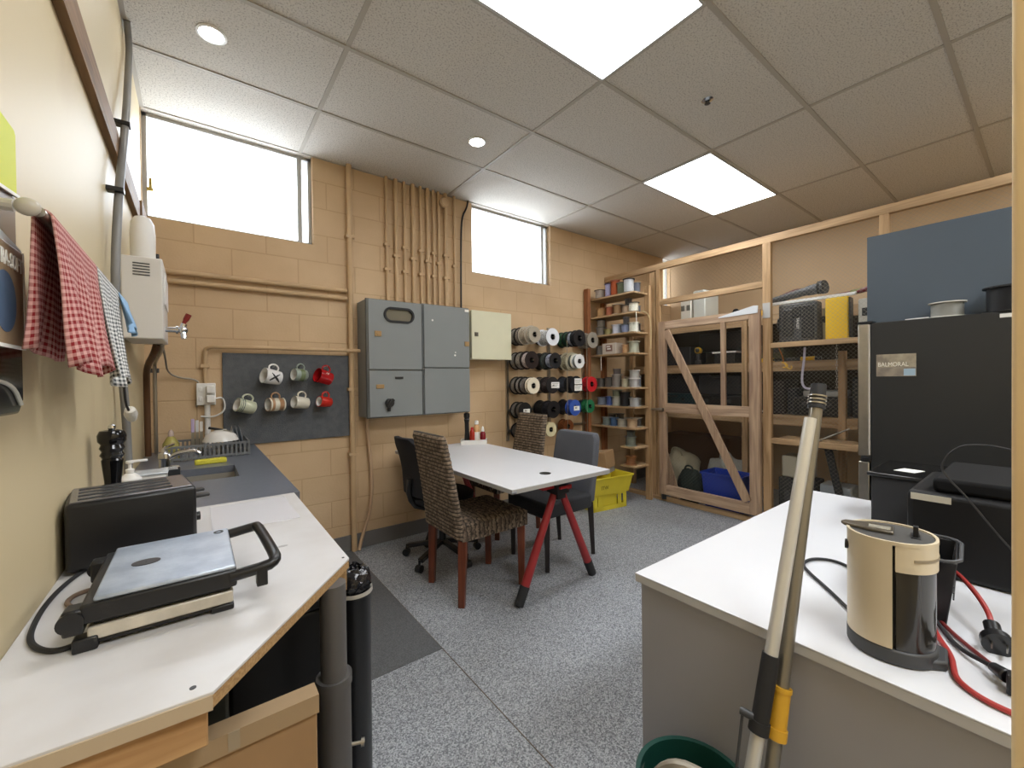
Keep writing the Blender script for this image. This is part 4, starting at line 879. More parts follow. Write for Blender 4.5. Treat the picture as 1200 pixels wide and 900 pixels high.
# condiments
t = thing('condiment_tray', 'white plastic tray of condiments at the wall end of the table', 'tray', (1.94, 3.115, TZ), (0, 0, R(-35)))
k = MB(); A, B = 0.11, 0.065
k.prism([(-A+.01, -B+.01), (A-.01, -B+.01), (A-.01, B-.01), (-A+.01, B-.01)], 0.0, 0.004)
for (x0, y0, x1, y1) in ((-A, -B, A, -B), (A, -B, A, B), (A, B, -A, B), (-A, B, -A, -B)): k.beam((x0, y0, 0.018), (x1, y1, 0.018), 0.005, 0.036).beam((x0, y0, 0.037), (x1, y1, 0.037), 0.012, 0.005)
k.build('tray_body', M_WPL, t, bevel=0.002)
def bottle(name, label, x, y, z, prof, body, capprof, cap, cat='bottle', group=None, lbl=None):
    t = thing(name, label, cat, (x, y, z), group=group)
    MB().lathe(prof).build('bottle_body', body, t)
    if capprof: MB().lathe(capprof).build('cap', cap, t)
    if lbl: MB().lathe([(lbl[0], lbl[1]), (lbl[0], lbl[2])] + [(lbl[0]-0.001, lbl[2]), (lbl[0]-0.001, lbl[1])], closed=True).build('label_band', lbl[3], t)
    return t
bz = TZ+0.004
t = thing('pepper_grinder', 'tall black grinder in the white condiment tray', 'pepper grinder', (1.893, 3.155, bz))
MB().lathe([(0.026, 0), (0.027, 0.01), (0.019, 0.10), (0.020, 0.18), (0.025, 0.21)]).build('mill_body', M_BLACK, t)
MB().lathe([(0.026, 0.212), (0.021, 0.22), (0.027, 0.232), (0.027, 0.262), (0.012, 0.272)]).build('mill_head', M_BLACK, t)
bottle('sauce_bottle', 'red sauce bottle beside the grinder in the tray', 1.915, 3.105, bz, [(0.021, 0), (0.022, 0.005), (0.022, 0.10), (0.013, 0.12)], mat('red_sauce', '9c2414', 0.25), [(0.014, 0.12), (0.012, 0.14), (0.005, 0.145)], M_RED, group='bottles in the condiment tray')
bottle('sauce_bottle', 'pale amber bottle with a white cap in the middle of the tray', 1.965, 3.11, bz, [(0.025, 0), (0.026, 0.005), (0.026, 0.14), (0.014, 0.165)], mat('amber_sauce', 'c59a6a', 0.2), [(0.015, 0.165), (0.018, 0.17), (0.016, 0.195), (0.006, 0.20)], M_WPL, group='bottles in the condiment tray', lbl=(0.0265, 0.03, 0.10, M_PAPER))
bottle('sauce_bottle', 'dark red and white squeeze bottle at the right of the tray', 2.0, 3.065, bz, [(0.024, 0), (0.025, 0.005), (0.025, 0.085), (0.013, 0.105)], mat('dark_red_sauce', '7a1020', 0.25), [(0.014, 0.105), (0.008, 0.14), (0.003, 0.15)], M_WPL, group='bottles in the condiment tray', lbl=(0.0255, 0.012, 0.035, M_PAPER))
# ================================================================ cable reels
_wm = {}
def wire_mat(c):
    if c not in _wm: _wm[c] = banded_material('wound_cable_' + c, c, '%02x%02x%02x' % tuple(int(int(c[i:i+2], 16)*0.45) for i in (0, 2, 4)), 'Z', 900)
    return _wm[c]
_fm = {}
def flange_mat(c):
    if c not in _fm: _fm[c] = mat('reel_flange_' + c, c, 0.4)
    return _fm[c]
def lighten(c): return '%02x%02x%02x' % tuple(min(255, int(int(c[i:i+2], 16)*1.18)) for i in (0, 2, 4))
def reel(label, loc, r, w, wire, fl, fill=0.86, rot=(0, 0, 0), group=None, lbl=None):
    """cable reel: local axis Z, from z=0 to z=w"""
    t = thing('cable_reel', label, 'cable reel', loc, rot, group)
    ri = r*0.36; th = max(0.004, w*0.06)
    MB().lathe([(ri, th), (r*fill, th), (r*fill, w-th), (ri, w-th)], n=26, closed=True).build('wound_cable', wire_mat(wire), t)
    for z in (0, w-th):
        MB().lathe([(ri*0.75, z), (r, z), (r, z+th), (ri*0.75, z+th)], n=28, closed=True).build('flange', flange_mat(fl), t)
    MB().lathe([(ri*0.75, 0), (ri, 0), (ri, w), (ri*0.75, w)], n=18, closed=True).build('core', M_BLACKM, t)
    if lbl: # paper label on the front flange
        MB().box(-r*0.25, r*0.75, -r*0.35, r*0.2, w, w+0.0006).build('paper_label', M_PAPER, t)
    return t
# pegged reel rack on the back wall
t = thing('reel_rack', 'steel peg rack on the back wall carrying rows of cable reels', 'rack', (3.0, BW, 0.7))
for x in (2.46, 3.02, 3.55): MB().box(x-0.015, x+0.015, 3.31, BW, 0.70, 1.86).build('wall_rail', M_STEEL, t, world=True)
COLX = [2.555, 2.86, 3.19, 3.485]; ROWZ = [1.735, 1.495, 1.25, 1.005, 0.80]
def _rack_rows():
  PEG = {k: sum(q[3]+0.004 for q in v)+0.012 for k, v in RK.items()}
  for r_, z in enumerate(ROWZ):
    MB().box(2.44, 3.57, 3.295, 3.31, z-0.012, z+0.012).build('cross_rail', M_STEEL, t, world=True)
    for c_, x in enumerate(COLX): 
        if (r_, c_) not in RK: continue
        MB().cyl((x, 3.30, z), (x, 3.285-PEG[(r_, c_)], z), 0.007).build('peg', M_STEEL, t, world=True)
for x in (2.84, 3.13): MB().cyl((x+0.14, 3.0, 1.70), (x+0.14, 3.0, 0.62), 0.0025).build('hanging_wire', M_STEEL, t, world=True)
rown = ['top', 'second', 'third', 'fourth', 'bottom']; coln = ['leftmost', 'second', 'third', 'rightmost']
# (wire, flange, radius, width) from the wall outward
RK = {(0,0): [('8f8b84','2a2826',.088,.075),('a8a196','1f1e1e',.09,.06),('b0a594','b3aa9c',.09,.10),('cfc7b8','a39a8a',.075,.045)],
      (0,1): [('d9d9d6','1d1d1f',.07,.05),('cfd4dc','dfe3ea',.088,.16)],
      (0,2): [('1f5a3c','1e2b26',.085,.08),('1e4f39','1d2a25',.085,.06),('aab3c6','17181c',.08,.055),('1d1f24','15161a',.088,.06)],
      (0,3): [('8a857d','9a9387',.085,.07),('8a857d','8f887c',.088,.11)],
      (1,0): [('a8a59e','151413',.088,.075),('a49d92','1b1512',.09,.09),('d2c4c2','241816',.085,.075)],
      (1,1): [('191919','18181a',.09,.10),('5c615e','39423e',.082,.06),('a7aec0','1b1c20',.08,.08)],
      (1,2): [('a39f88','232320',.085,.06),('b5ae92','c3bda4',.10,.09),('59605a','c9c4ae',.085,.05),('9aa09c','dcdcda',.075,.05)],
      (2,0): [('9a948b','1a1817',.09,.075),('a7a098','1d1b1a',.088,.06),('8d8882','1e1c1b',.085,.08),('d8cdb4','e0d6c0',.078,.04)],
      (2,1): [('8b7d72','33302e',.085,.10),('463c3a','242223',.085,.10)],
      (2,2): [('4a5360','2c3036',.09,.12),('232428','1c2024',.092,.09)],
      (2,3): [('7a2a22','4a2420',.07,.08),('b8202a','c8242c',.085,.08)],
      (3,0): [('8a857e','1b1b1b',.085,.07),('5c5650','1d1c1c',.082,.06)],
      (3,1): [('1d1d20','141416',.088,.12),('211f24','17171a',.088,.09)],
      (3,2): [('23242c','17181e',.085,.12),('2c4a9c','3556a8',.085,.07)],
      (3,3): [('22324a','1c2430',.07,.06),('1f6a3c','22744a',.075,.07)],
      (4,0): [('3a3632','1c1b1b',.08,.09),('1e1e20','151517',.078,.05)],
      (4,1): [('2c2422','1b1a1c',.075,.12),('d2c49c','dacfa8',.075,.05)],
      (4,2): [('8a4f28','7a4524',.075,.09)]}
_rack_rows()
def colour_word(h):
    r, g, b = (int(h[i:i+2], 16) for i in (0, 2, 4)); mx, mn = max(r, g, b), min(r, g, b)
    if mx < 60: return 'black'
    if mx-mn < 28: return 'white' if mn > 195 else ('pale grey' if mn > 150 else ('grey' if mn > 90 else 'dark grey'))
    if r >= g >= b: 
        if r-g > 90: return 'red'
        if r > 190: return 'cream'
        return 'tan' if r > 150 else 'brown'
    if b >= g: return 'blue' if mx-mn > 60 else 'blue grey'
    return 'green'
for (r_, c_), lst in RK.items():
    y = 3.29
    for i, (wc, fc, rad, wd) in enumerate(lst):
        pos = 'frontmost' if i == len(lst)-1 else ('nearest the wall' if i == 0 else ('second from the wall' if i == 1 else 'third from the wall'))
        if len(lst) == 1: pos = 'alone'
        lab = '%s cable reel, %s on the %s peg of the %s row' % (colour_word(wc), pos, coln[c_], rown[r_])
        reel(lab, (COLX[c_], y, ROWZ[r_]), rad, wd, lighten(wc), fc, 0.86, (R(90), 0, 0), 'cable reels on the wall pegs', lbl=(r_, c_, i) in ((3,0,1), (4,0,1), (3,2,1)))
        y -= wd+0.004
# two square cards hanging on the reels
for (x, z, lab) in ((2.89, 1.25, 'white printed label card hanging on the third row of reels'), (3.21, 1.285, 'upper white label card in front of the dark blue reel'), (3.21, 1.215, 'lower white label card in front of the dark blue reel')):
    k = MB().m(0).box(-0.055, 0.055, -0.001, 0.001, -0.03, 0.03).m(1)
    for j in range(3): k.box(-0.045, 0.04-0.01*j, -0.0016, -0.001, 0.014-j*0.014, 0.017-j*0.014)
    o = k.build('label_card', [M_PAPER, M_INK]); o.location = (x, 3.0795 if x < 3 else 3.0695, z); tag(o, lab, 'label')

# ================================================================ corner shelf of reels
SHX0, SHX1, SHY0, SHY1 = 3.63, 3.935, 2.67, 3.325
BD = [2.22, 2.01, 1.80, 1.58, 1.215, 1.01, 0.785, 0.585, 0.385]
t = thing('reel_shelf', 'tall timber corner shelf stacked with cable reels beside the timber partition', 'shelf', (3.77, 3.0, 0))
for (x, y) in ((3.595, 3.285), (3.88, 3.29), (3.885, 2.68)):
    MB().box(x-0.022, x+0.022, y-0.03, y+0.03, 0, 2.34 if y > 3 else 2.30).build('post', M_REDW if y > 3 else M_PINE, t, world=True, bevel=0.002)
for i, z in enumerate(BD):
    short = i in (7, 8)
    MB().box(SHX0, SHX1, SHY0, SHY1-0.03 if not short else 2.86, z-0.018, z).build('board', M_PINEY, t, world=True, bevel=0.001)
MB().tube([(3.75, 2.66, 2.02), (3.86, 2.655, 2.0), (3.90, 2.65, 1.85), (3.885, 2.65, 1.62)], 0.006, 8, 2).build('hanging_cord', mat('cord_tan', 'c8b48a', 0.7), t, world=True)
MB().cyl((3.66, 2.665, 2.0), (3.66, 2.66, 1.79), 0.003).cyl((3.635, 3.12, 1.58), (3.635, 3.12, 1.40), 0.003).build('hanging_cord', M_PAPER, t, world=True)
shn = ['top board', 'second board', 'third board', 'fourth board', 'fifth board', 'sixth board', 'seventh board', 'eighth board', 'lowest board']
# per board: (y, radius, height, wire, flange)
SHC = {0: [(3.19,.06,.10,'b5aaa0','2a2624'),(3.06,.045,.15,'a8a8cc','5a5278'),(2.975,.05,.17,'a5502c','8a4424'),(2.885,.05,.13,'6a7058','4a3a30'),(2.79,.06,.15,'c8ccd0','262424'),(2.71,.0,0,'','')],
       1: [(3.17,.055,.10,'b89468','a07a50'),(3.05,.045,.10,'b06a50','c09a84'),(2.935,.062,.11,'9a7a58','a8a090'),(2.82,.055,.08,'a89078','5a5450'),(2.73,.055,.10,'d8d4c4','3a3a3a')],
       2: [(3.18,.055,.09,'8f8a86','8a8480'),(3.07,.05,.06,'a8a070','b8b080'),(2.95,.065,.10,'c4c8d8','dcdce4'),(2.83,.055,.09,'8a94b4','3a4a4a'),(2.73,.055,.10,'e4e2cc','e0dcc8')],
       3: [(3.19,.055,.10,'7a746e','8a847c'),(2.83,.045,.09,'d0a478','c49a70'),(2.73,.06,.12,'a0a08c','b0ae9a')],
       4: [(3.18,.06,.10,'5a5450','6a645c'),(3.07,.05,.11,'6a645e','4a4642'),(2.96,.065,.14,'8a827c','9a948a'),(2.84,.05,.09,'b0a890','c0b8a0'),(2.73,.06,.09,'a9a6a4','b8b4ae')],
       5: [(3.17,.06,.09,'8a92a4','4a5468'),(3.06,.04,.10,'5a70b4','5a70b4'),(2.96,.065,.10,'b4b0a4','9a9a84'),(2.85,.06,.15,'17181c','131418'),(2.73,.055,.09,'a8a8a8','9a9a9a')],
       6: [(3.10,.055,.09,'7a8480','8a8c88'),(3.0,.045,.09,'4a6a94','5a7aa4'),(2.89,.06,.08,'a09a8c','aaa498'),(2.76,.06,.09,'b49a7a','a88c70')],
       7: [(2.78,.06,.10,'7e8478','8a8e84')],
       8: [(2.78,.062,.09,'8a5a34','a06c40')]}
ordw = ['nearest the wall', 'second from the wall', 'third from the wall', 'fourth from the wall', 'fifth from the wall']
for bi, lst in SHC.items():
    lst = [q for q in lst if q[1] > 0]
    for i, (y, rad, h, wc, fc) in enumerate(lst):
        pos = ordw[i] if len(lst) > 1 else 'alone'
        reel('%s cable reel, %s on the %s of the corner shelf' % (colour_word(wc), pos, shn[bi]), (3.705, y, BD[bi]+0.001), min(rad*1.12, 0.064), h, lighten(wc), fc, 0.80, group='cable reels on the corner shelf')
# a back row of reels glimpsed between the front ones
rb = random.Random(21); BC = ['8c857c', 'a59a88', '6e6a66', 'b8b2a4', '54504c', '9a8468', '7c8494']
for bi, n_ in ((0, 4), (1, 4), (2, 4), (3, 3), (4, 4), (5, 4), (6, 4)):
    for i in range(n_):
        wc = rb.choice(BC); h = rb.uniform(0.07, 0.13)
        if bi == 5: h = min(h, 0.10)
        reel('%s cable reel, %s, back row of the %s, corner shelf' % (colour_word(wc), ['nearest the wall', 'second', 'third', 'fourth'][i], shn[bi]), (3.83, 3.13-i*0.115 if bi != 3 else 3.13-i*0.13, BD[bi]+0.001), 0.05, h, wc, rb.choice(BC), 0.82, group='back row of reels on the corner shelf')
# a second tier: reels stacked on reels
for (bi, y, z, rad, h, wc, fc) in ((2, 3.18, 0.09, .055, .085, 'aaa49c', '3a3634'), (4, 2.73, .09, .06, .09, 'c8c4bc', 'd8d4cc'), (4, 2.96, .14, .05, .06, '6a5e5a', '7a6e6a'), (5, 2.96, .10, .06, .07, '8a8c74', '9c9c88'), (7, 2.78, .10, .05, .06, '5a5e58', '3c403c'), (2, 2.83, .09, .04, .08, '6a686c', '8a888c'), (1, 2.80, .08, .045, .07, '4a4038', '3a3430')):
    reel('%s cable reel stacked on another reel on the %s of the corner shelf' % (colour_word(wc), shn[bi]), (3.71, y, BD[bi]+z+0.002), rad, h, wc, fc, 0.82, group='upper tier of reels on the corner shelf')
t = thing('small_carton', 'small white and brown carton on the fourth board of the corner shelf', 'carton', (3.70, 3.02, 1.581))
k = MB().box(-0.055, 0.06, -0.10, 0.09, 0, 0.12); k.build('carton_body', mat('cream_card', 'cfc4b8', 0.7), t, bevel=0.002)
MB().box(-0.0565, -0.055, -0.05, 0.04, 0.03, 0.10).build('printed_panel', mat('card_print', '8a6a60', 0.6), t)
MB().box(-0.0575, -0.0565, -0.03, 0.02, 0.05, 0.065).box(-0.0575, -0.0565, -0.02, 0.03, 0.078, 0.088).build('printed_text', M_PAPER, t)

# ================================================================ yellow crate and boxes on it
t = thing('yellow_crate', 'yellow plastic stacking crate on the floor at the foot of the corner shelf', 'crate', (3.30, 2.83, 0), (0, 0, R(-8)))
def taper_wall(k, x0, x1, y0, y1, z0, z1, X0, X1, Y0, Y1, th=0.006, bottom=True):
    A = [(x0, y0, z0), (x1, y0, z0), (x1, y1, z0), (x0, y1, z0)]; B = [(X0, Y0, z1), (X1, Y0, z1), (X1, Y1, z1), (X0, Y1, z1)]
    C = [(X0+th, Y0+th, z1), (X1-th, Y0+th, z1), (X1-th, Y1-th, z1), (X0+th, Y1-th, z1)]; D = [(x0+th, y0+th, z0+th), (x1-th, y0+th, z0+th), (x1-th, y1-th, z0+th), (x0+th, y1-th, z0+th)]
    fs = [(0,1,5,4),(1,2,6,5),(2,3,7,6),(3,0,4,7),(4,5,9,8),(5,6,10,9),(6,7,11,10),(7,4,8,11),(8,9,13,12),(9,10,14,13),(10,11,15,14),(11,8,12,15),(12,13,14,15),(3,2,1,0)]
    k.add(A+B+C+D, fs)
k = MB(); taper_wall(k, -0.235, 0.235, -0.13, 0.13, 0.16, 0.33, -0.265, 0.265, -0.16, 0.16)
k.beam((-0.27, -0.165, 0.33), (0.27, -0.165, 0.33), 0.014, 0.014).beam((-0.27, 0.165, 0.33), (0.27, 0.165, 0.33), 0.014, 0.014).beam((-0.27, -0.165, 0.33), (-0.27, 0.165, 0.33), 0.014, 0.014).beam((0.27, -0.165, 0.33), (0.27, 0.165, 0.33), 0.014, 0.014)
k.build('upper_body', M_YELLOW, t, bevel=0.002)
k = MB(); k.box(-0.215, 0.215, -0.115, 0.115, 0, 0.008)
for sy in (-0.118, 0.112):
    k.box(-0.215, 0.215, sy, sy+0.006, 0, 0.045).box(-0.215, 0.215, sy, sy+0.006, 0.14, 0.16)
    for x in (-0.215, -0.16, 0.10, 0.17): k.box(x, x+0.045, sy, sy+0.006, 0.0, 0.16)
for sx in (-0.218, 0.212):
    k.box(sx, sx+0.006, -0.115, 0.115, 0, 0.045).box(sx, sx+0.006, -0.115, 0.115, 0.14, 0.16)
    for y in (-0.115, 0.075): k.box(sx, sx+0.006, y, y+0.04, 0, 0.16)
k.box(-0.15, 0.1, -0.10, -0.096, 0.02, 0.15)
k.build('lower_body', M_YELLOW, t, bevel=0.001)
text('ITW', 0.05, mat('crate_print', '6a6420', 0.6), t, (-0.10, -0.1525, 0.235), (R(80), 0, 0), 'moulded_mark')
t = thing('cardboard_box', 'small cardboard box sitting tilted on the yellow crate', 'box', (3.34, 2.86, 0.336), (R(-8), 0, R(20)))
MB().box(-0.13, 0.13, -0.10, 0.10, 0.05, 0.22).build('carton', M_CARD, t, bevel=0.002)
MB().box(-0.03, 0.04, -0.02, 0.02, 0.2205, 0.222).build('tape', mat('packing_tape', '9a8a72', 0.3), t)
MB().box(-0.12, 0.12, -0.09, 0.09, 0.0, 0.05).build('lower_carton', mat('grey_card', '8a857c', 0.7), t)

# ================================================================ timber partition (mesh cage)
CXP = 3.95
t = thing('timber_partition', 'pine framed partition with wire netting across the far end of the room', 'partition', (CXP, 1.2, 0))
def pb(y0, y1, z0, z1, name, m=M_PINEY, x0=CXP, x1=CXP+0.045): return MB().box(x0, x1, y0, y1, z0, z1).build(name, m, t, world=True, bevel=0.002)
PT = 2.53
pb(-0.5, BW, PT-0.062, PT, 'top_plate')
pb(-0.5, BW, 0.0, 0.045, 'bottom_plate', x0=CXP+0.005)
for (a, b) in ((2.58, 2.625), (1.505, 1.57), (0.735, 0.79), (-0.1, -0.05)): pb(a, b, 0.045, PT-0.062, 'post', M_PINE)
pb(1.57, 2.58, 2.09, 2.145, 'rail')
pb(2.64, 2.70, 0.045, 2.45, 'post', M_PINE)
pb(-0.5, 1.505, 1.558, 1.60, 'rail'); pb(-0.5, 1.505, 0.735, 0.782, 'rail')
MB().box(CXP-0.004, CXP-0.0005, 1.508, 1.567, 1.82, 1.95).build('metal_plate', M_ALU, t, world=True)
# netting: crossing diagonal wires on the fixed bays
def netting(y0, y1, z0, z1, x, step=0.032, r=0.0005):
    k = MB()
    for s in (1, -1):
        c = (y0-z1) if s == 1 else (y0+z0); end = (y1-z0) if s == 1 else (y1+z1)
        while c < end:
            pts = []
            for y in (y0, y1):
                z = (y-c) if s == 1 else (c-y)
                if z0 <= z <= z1: pts.append((y, z))
            for z in (z0, z1):
                y = (z+c) if s == 1 else (c-z)
                if y0 < y < y1: pts.append((y, z))
            if len(pts) >= 2:
                pts.sort(); a, b = pts[0], pts[-1]
                if abs(a[0]-b[0]) > 0.01: k.cyl((x+0.0008*s, a[0], a[1]), (x+0.0008*s, b[0], b[1]), r, n=3, cap=False)
            c += step
    return k
M_NET = mat('galvanised_wire', '7c786e', 0.6, 0.5)
netting(-0.4, 1.505, 0.05, PT-0.06, CXP+0.048, 0.032, 0.00062).build('wire_netting', mat('bright_galvanised_wire', 'a8a294', 0.5, 0.3), t, world=True)
netting(1.57, 2.58, 2.15, PT-0.06, CXP+0.048, 0.04).build('wire_netting', M_NET, t, world=True)
# the gate
GXP = CXP-0.045
g = thing('timber_gate', 'diagonally braced pine gate with wire netting in the partition', 'gate', (GXP, 2.08, 0.15))
def gb(y0, y1, z0, z1, name, m=M_GATEY): return MB().box(GXP, GXP+0.04, y0, y1, z0, z1).build(name, m, g, world=True, bevel=0.002)
gb(2.49, 2.57, 0.085, 1.90, 'stile', M_GATE); gb(1.575, 1.665, 0.085, 1.90, 'stile', M_GATE)
gb(1.665, 2.49, 1.82, 1.90, 'rail'); gb(1.665, 2.49, 0.95, 1.045, 'rail'); gb(1.665, 2.49, 0.085, 0.185, 'rail')
MB().beam((GXP-0.008, 2.475, 1.80), (GXP-0.008, 1.68, 0.20), 0.075, 0.022, up=(1, 0, 0)).build('brace', M_GATE, g, world=True, bevel=0.002)
MB().box(GXP+0.0, GXP+0.03, 1.875, 1.915, 1.046, 1.82).build('mullion', M_GATE, g, world=True)
netting(1.665, 2.49, 0.18, 1.82, GXP+0.043, 0.036).build('wire_netting', M_NET, g, world=True)
MB().box(GXP-0.03, GXP, 2.55, 2.60, 0.965, 0.99).cyl((GXP-0.03, 2.50, 0.978), (GXP-0.03, 2.635, 0.978), 0.012).cyl((GXP-0.03, 2.50, 0.978), (GXP-0.03, 2.56, 0.978), 0.02).build('sliding_bolt', M_STEEL, g, world=True)
MB().prism([(1.93, 1.862), (1.59, 1.868), (1.585, 1.93), (1.62, 1.935), (1.93, 1.872)], GXP-0.006, GXP-0.001, Matrix(((0,0,1,0),(1,0,0,0),(0,1,0,0),(0,0,0,1)))).build('tapered_reflection', mat('reflection_white', 'd6dade', 0.3), g, world=True)  # bright wedge shaped and coloured as a light strip's reflection on the gate
MB().cyl((GXP+0.02, 2.53, 0.03), (GXP+0.02, 2.53, 0.085), 0.03, n=4).build('corner_block', M_BLACK, g, world=True)

# shelving and stored things inside the partition
IX0, IX1 = 4.32, 4.85
t = thing('storage_shelving', 'timber shelving behind the wire partition', 'shelving', (4.6, 1.9, 0))
for y in (3.2, 1.86, 1.08, -0.1):
    MB().box(IX0, IX0+0.05, y, y+0.05, 0, 1.95 if y != 1.08 else 1.52).build('post', M_PINE, t, world=True)
for z, y0, y1 in ((0.95, -0.1, 3.25), (1.45, -0.1, 3.25), (1.90, -0.1, 3.25)):
    MB().box(IX0+0.05, IX1, y0, y1, z-0.018, z).build('shelf_board', M_PINEY, t, world=True)
    MB().box(IX0+0.02, IX0+0.05, y0, y1, z-0.09, z).build('shelf_rail', M_PINEY, t, world=True)
MB().box(IX1, IX1+0.012, -0.1, 3.25, 0.86, 1.90).build('back_panel', mat('dark_hardboard', '3a3026', 0.8), t, world=True)

def case(name, label, cat, x0, x1, y0, y1, z0, z1, m, handle=True, latch=None, group=None, ribs=0):
    t = thing(name, label, cat, ((x0+x1)/2, (y0+y1)/2, z0), group=group)
    MB().box(x0, x1, y0, y1, z0, z1).build('case_body', m, t, world=True, bevel=0.012)
    if handle: MB().tube([(x0-0.002, (y0+y1)/2-0.05, z1-0.03), (x0-0.025, (y0+y1)/2-0.045, z1-0.03), (x0-0.025, (y0+y1)/2+0.045, z1-0.03), (x0-0.002, (y0+y1)/2+0.05, z1-0.03)], 0.008, 8, 1).build('handle', M_BLACK, t, world=True)
    if latch:
        for yy in (y0+(y1-y0)*0.25, y0+(y1-y0)*0.75): MB().box(x0-0.008, x0, yy-0.02, yy+0.02, z0+(z1-z0)*0.55, z0+(z1-z0)*0.75).build('latch', latch, t, world=True, bevel=0.002)
    if ribs:
        k = MB()
        for i in range(ribs): zz = z0+(z1-z0)*(i+1)/(ribs+1); k.box(x0-0.004, x0, y0+0.02, y1-0.02, zz-0.006, zz+0.006)
        k.build('rib', m, t, world=True)
    return t
M_TEAL = mat('dark_teal_plastic', '173036', 0.4); M_NAVY = mat('dark_navy_plastic', '1c2026', 0.45)
# middle shelf behind the gate (z .95)
case('tool_case', 'dark teal tool case on the shelf behind the gate brace', 'case', 4.40, 4.8, 2.46, 2.95, 0.951, 1.13, M_TEAL, True, M_BLACK)
case('tool_case', 'black tool case stacked on the dark teal case', 'case', 4.40, 4.8, 2.46, 2.95, 1.135, 1.34, M_NAVY, True, M_BLACK)
case('tool_case', 'flat black tool case in the middle of the shelf behind the gate', 'case', 4.40, 4.8, 1.95, 2.43, 0.951, 1.12, M_BLACK, True, M_DARKG)
case('tool_case', 'dark blue-black tool case on top of the flat black one', 'case', 4.40, 4.8, 1.95, 2.40, 1.125, 1.33, M_NAVY, True, M_BLACK, ribs=3)
case('tool_bag', 'dark brown tool bag at the right of the shelf behind the gate', 'bag', 4.42, 4.78, 1.57, 1.84, 0.951, 1.28, mat('brown_black_cloth', '2a2322', 0.9, bump=0.4), True)
t = thing('ring_tool', 'silver spanner lying on the shelf behind the gate', 'tool', (4.37, 1.76, 0.975), (R(14), 0, 0))
MB().box(-0.012, 0.012, -0.10, 0.06, 0, 0.012).build('shank', M_STEEL, t); MB().lathe([(0.016, 0), (0.03, 0), (0.03, 0.016), (0.016, 0.016)], Matrix.Translation((0, 0.08, 0)), closed=True).build('ring_end', M_CHROME, t)
# shelf z 1.45 behind gate: power tools
def drill(label, y, x=4.40, z=1.451, c=None, rz=0):
    c = c or mat('tool_yellow', 'd8a818', 0.45)
    t = thing('power_drill', label, 'power tool', (x, y, z), (0, 0, R(rz)), 'yellow and black power tools')
    MB().box(-0.03, 0.03, -0.05, 0.03, 0, 0.05).build('battery', M_BLACK, t, bevel=0.006)
    MB().cyl((0, -0.01, 0.045), (0, 0, 0.13), 0.02, 0.022).build('grip', M_BLACK, t)
    MB().lathe([(0.02, -0.075), (0.034, -0.065), (0.036, 0.02), (0.03, 0.05)], Matrix.Translation((0, 0, 0.155)) @ Matrix.Rotation(R(90), 4, 'X')).build('motor_housing', c, t)
    MB().lathe([(0.022, 0.05), (0.024, 0.06), (0.016, 0.10), (0.008, 0.105)], Matrix.Translation((0, 0, 0.155)) @ Matrix.Rotation(R(90), 4, 'X')).build('chuck', M_BLACK, t)
    return t
drill('yellow power drill behind the gate left of the middle bar', 2.40, rz=-70)
case('tool_case', 'black case beside the yellow drill on the upper gate shelf', 'case', 4.45, 4.8, 2.52, 2.95, 1.451, 1.66, M_NAVY, False, M_BLACK)
tr_ = case('socket_tray', 'low dark tray with a pale lid in the middle of the upper gate shelf', 'tray', 4.42, 4.7, 2.02, 2.24, 1.451, 1.57, M_BLACK, False)
MB().box(4.41, 4.70, 2.01, 2.25, 1.565, 1.58).build('white_lid', M_WPL, tr_, world=True)
t = thing('spirit_level', 'short yellow tool lying on the upper gate shelf right of the middle bar', 'tool', (4.40, 1.74, 1.452))
MB().box(-0.02, 0.02, -0.09, 0.09, 0, 0.035).build('tool_body', mat('tool_yellow', 'd8a818', 0.45), t, bevel=0.004); MB().box(-0.021, 0.021, -0.16, -0.09, 0.008, 0.028).build('black_tip', M_BLACK, t)
case('parts_organiser', 'dark parts organiser box at the right of the upper gate shelf', 'box', 4.5, 4.8, 1.60, 1.85, 1.451, 1.62, mat('olive_case', '4a4a34', 0.5), False, M_DARKG, ribs=2)
case('tool_case', 'large black case at the back of the upper gate shelf', 'case', 4.6, 4.83, 2.0, 2.5, 1.60, 1.80, M_BLACK, False)
# floor behind the gate
def sack(label, c, r, m, seed, sc=(1, 1, 1), name='sack', cat='bag'):
    rn = random.Random(seed); k = MB().ball((0, 0, 0), r, 22, 14, sc)
    ph = [rn.uniform(0, 6) for _ in range(6)]
    for v in k.v:
        d = v.normalized(); f = 1+0.10*math.sin(5*d.x+ph[0])*math.sin(4*d.z+ph[1])+0.07*math.sin(9*d.y+ph[2])+0.04*math.sin(14*d.z+ph[3]); v *= f
        if v.z < -r*sc[2]*0.8: v.z = -r*sc[2]*0.8
    t = thing(name, label, cat, (c[0], c[1], c[2])); off = Vector((0, 0, r*sc[2]*0.8))
    for v in k.v: v += off
    k.build('bag_body', m, t, sharp=60)
    MB().tube([(-r*0.3, -r*0.3, r*sc[2]*1.6), (-r*0.35, -r*.2, r*sc[2]*1.95), (-r*.35, r*.2, r*sc[2]*1.95), (-r*0.3, r*0.3, r*sc[2]*1.6)], 0.01, 8, 2).build('handle', m, t)
    return t
sack('pale canvas bag on the floor behind the gate', (4.56, 2.72, 0.0), 0.24, mat('canvas', 'a39a82', 0.95, bump=0.4), 2, (0.8, 1, 1.05))
sack('dark green bag beside the blue tub behind the gate', (4.18, 2.36, 0.0), 0.17, mat('dark_green_cloth', '1c2622', 0.9, bump=0.4), 5, (0.7, 0.9, 1.15))
sack('grey white sack at the right behind the gate', (4.58, 2.16, 0.0), 0.22, mat('pale_sack', 'a4a39a', 0.9, bump=0.4), 8, (0.7, 1, 1.2))
t = thing('blue_tub', 'blue plastic tub on the floor behind the gate', 'tub', (4.16, 1.98, 0))
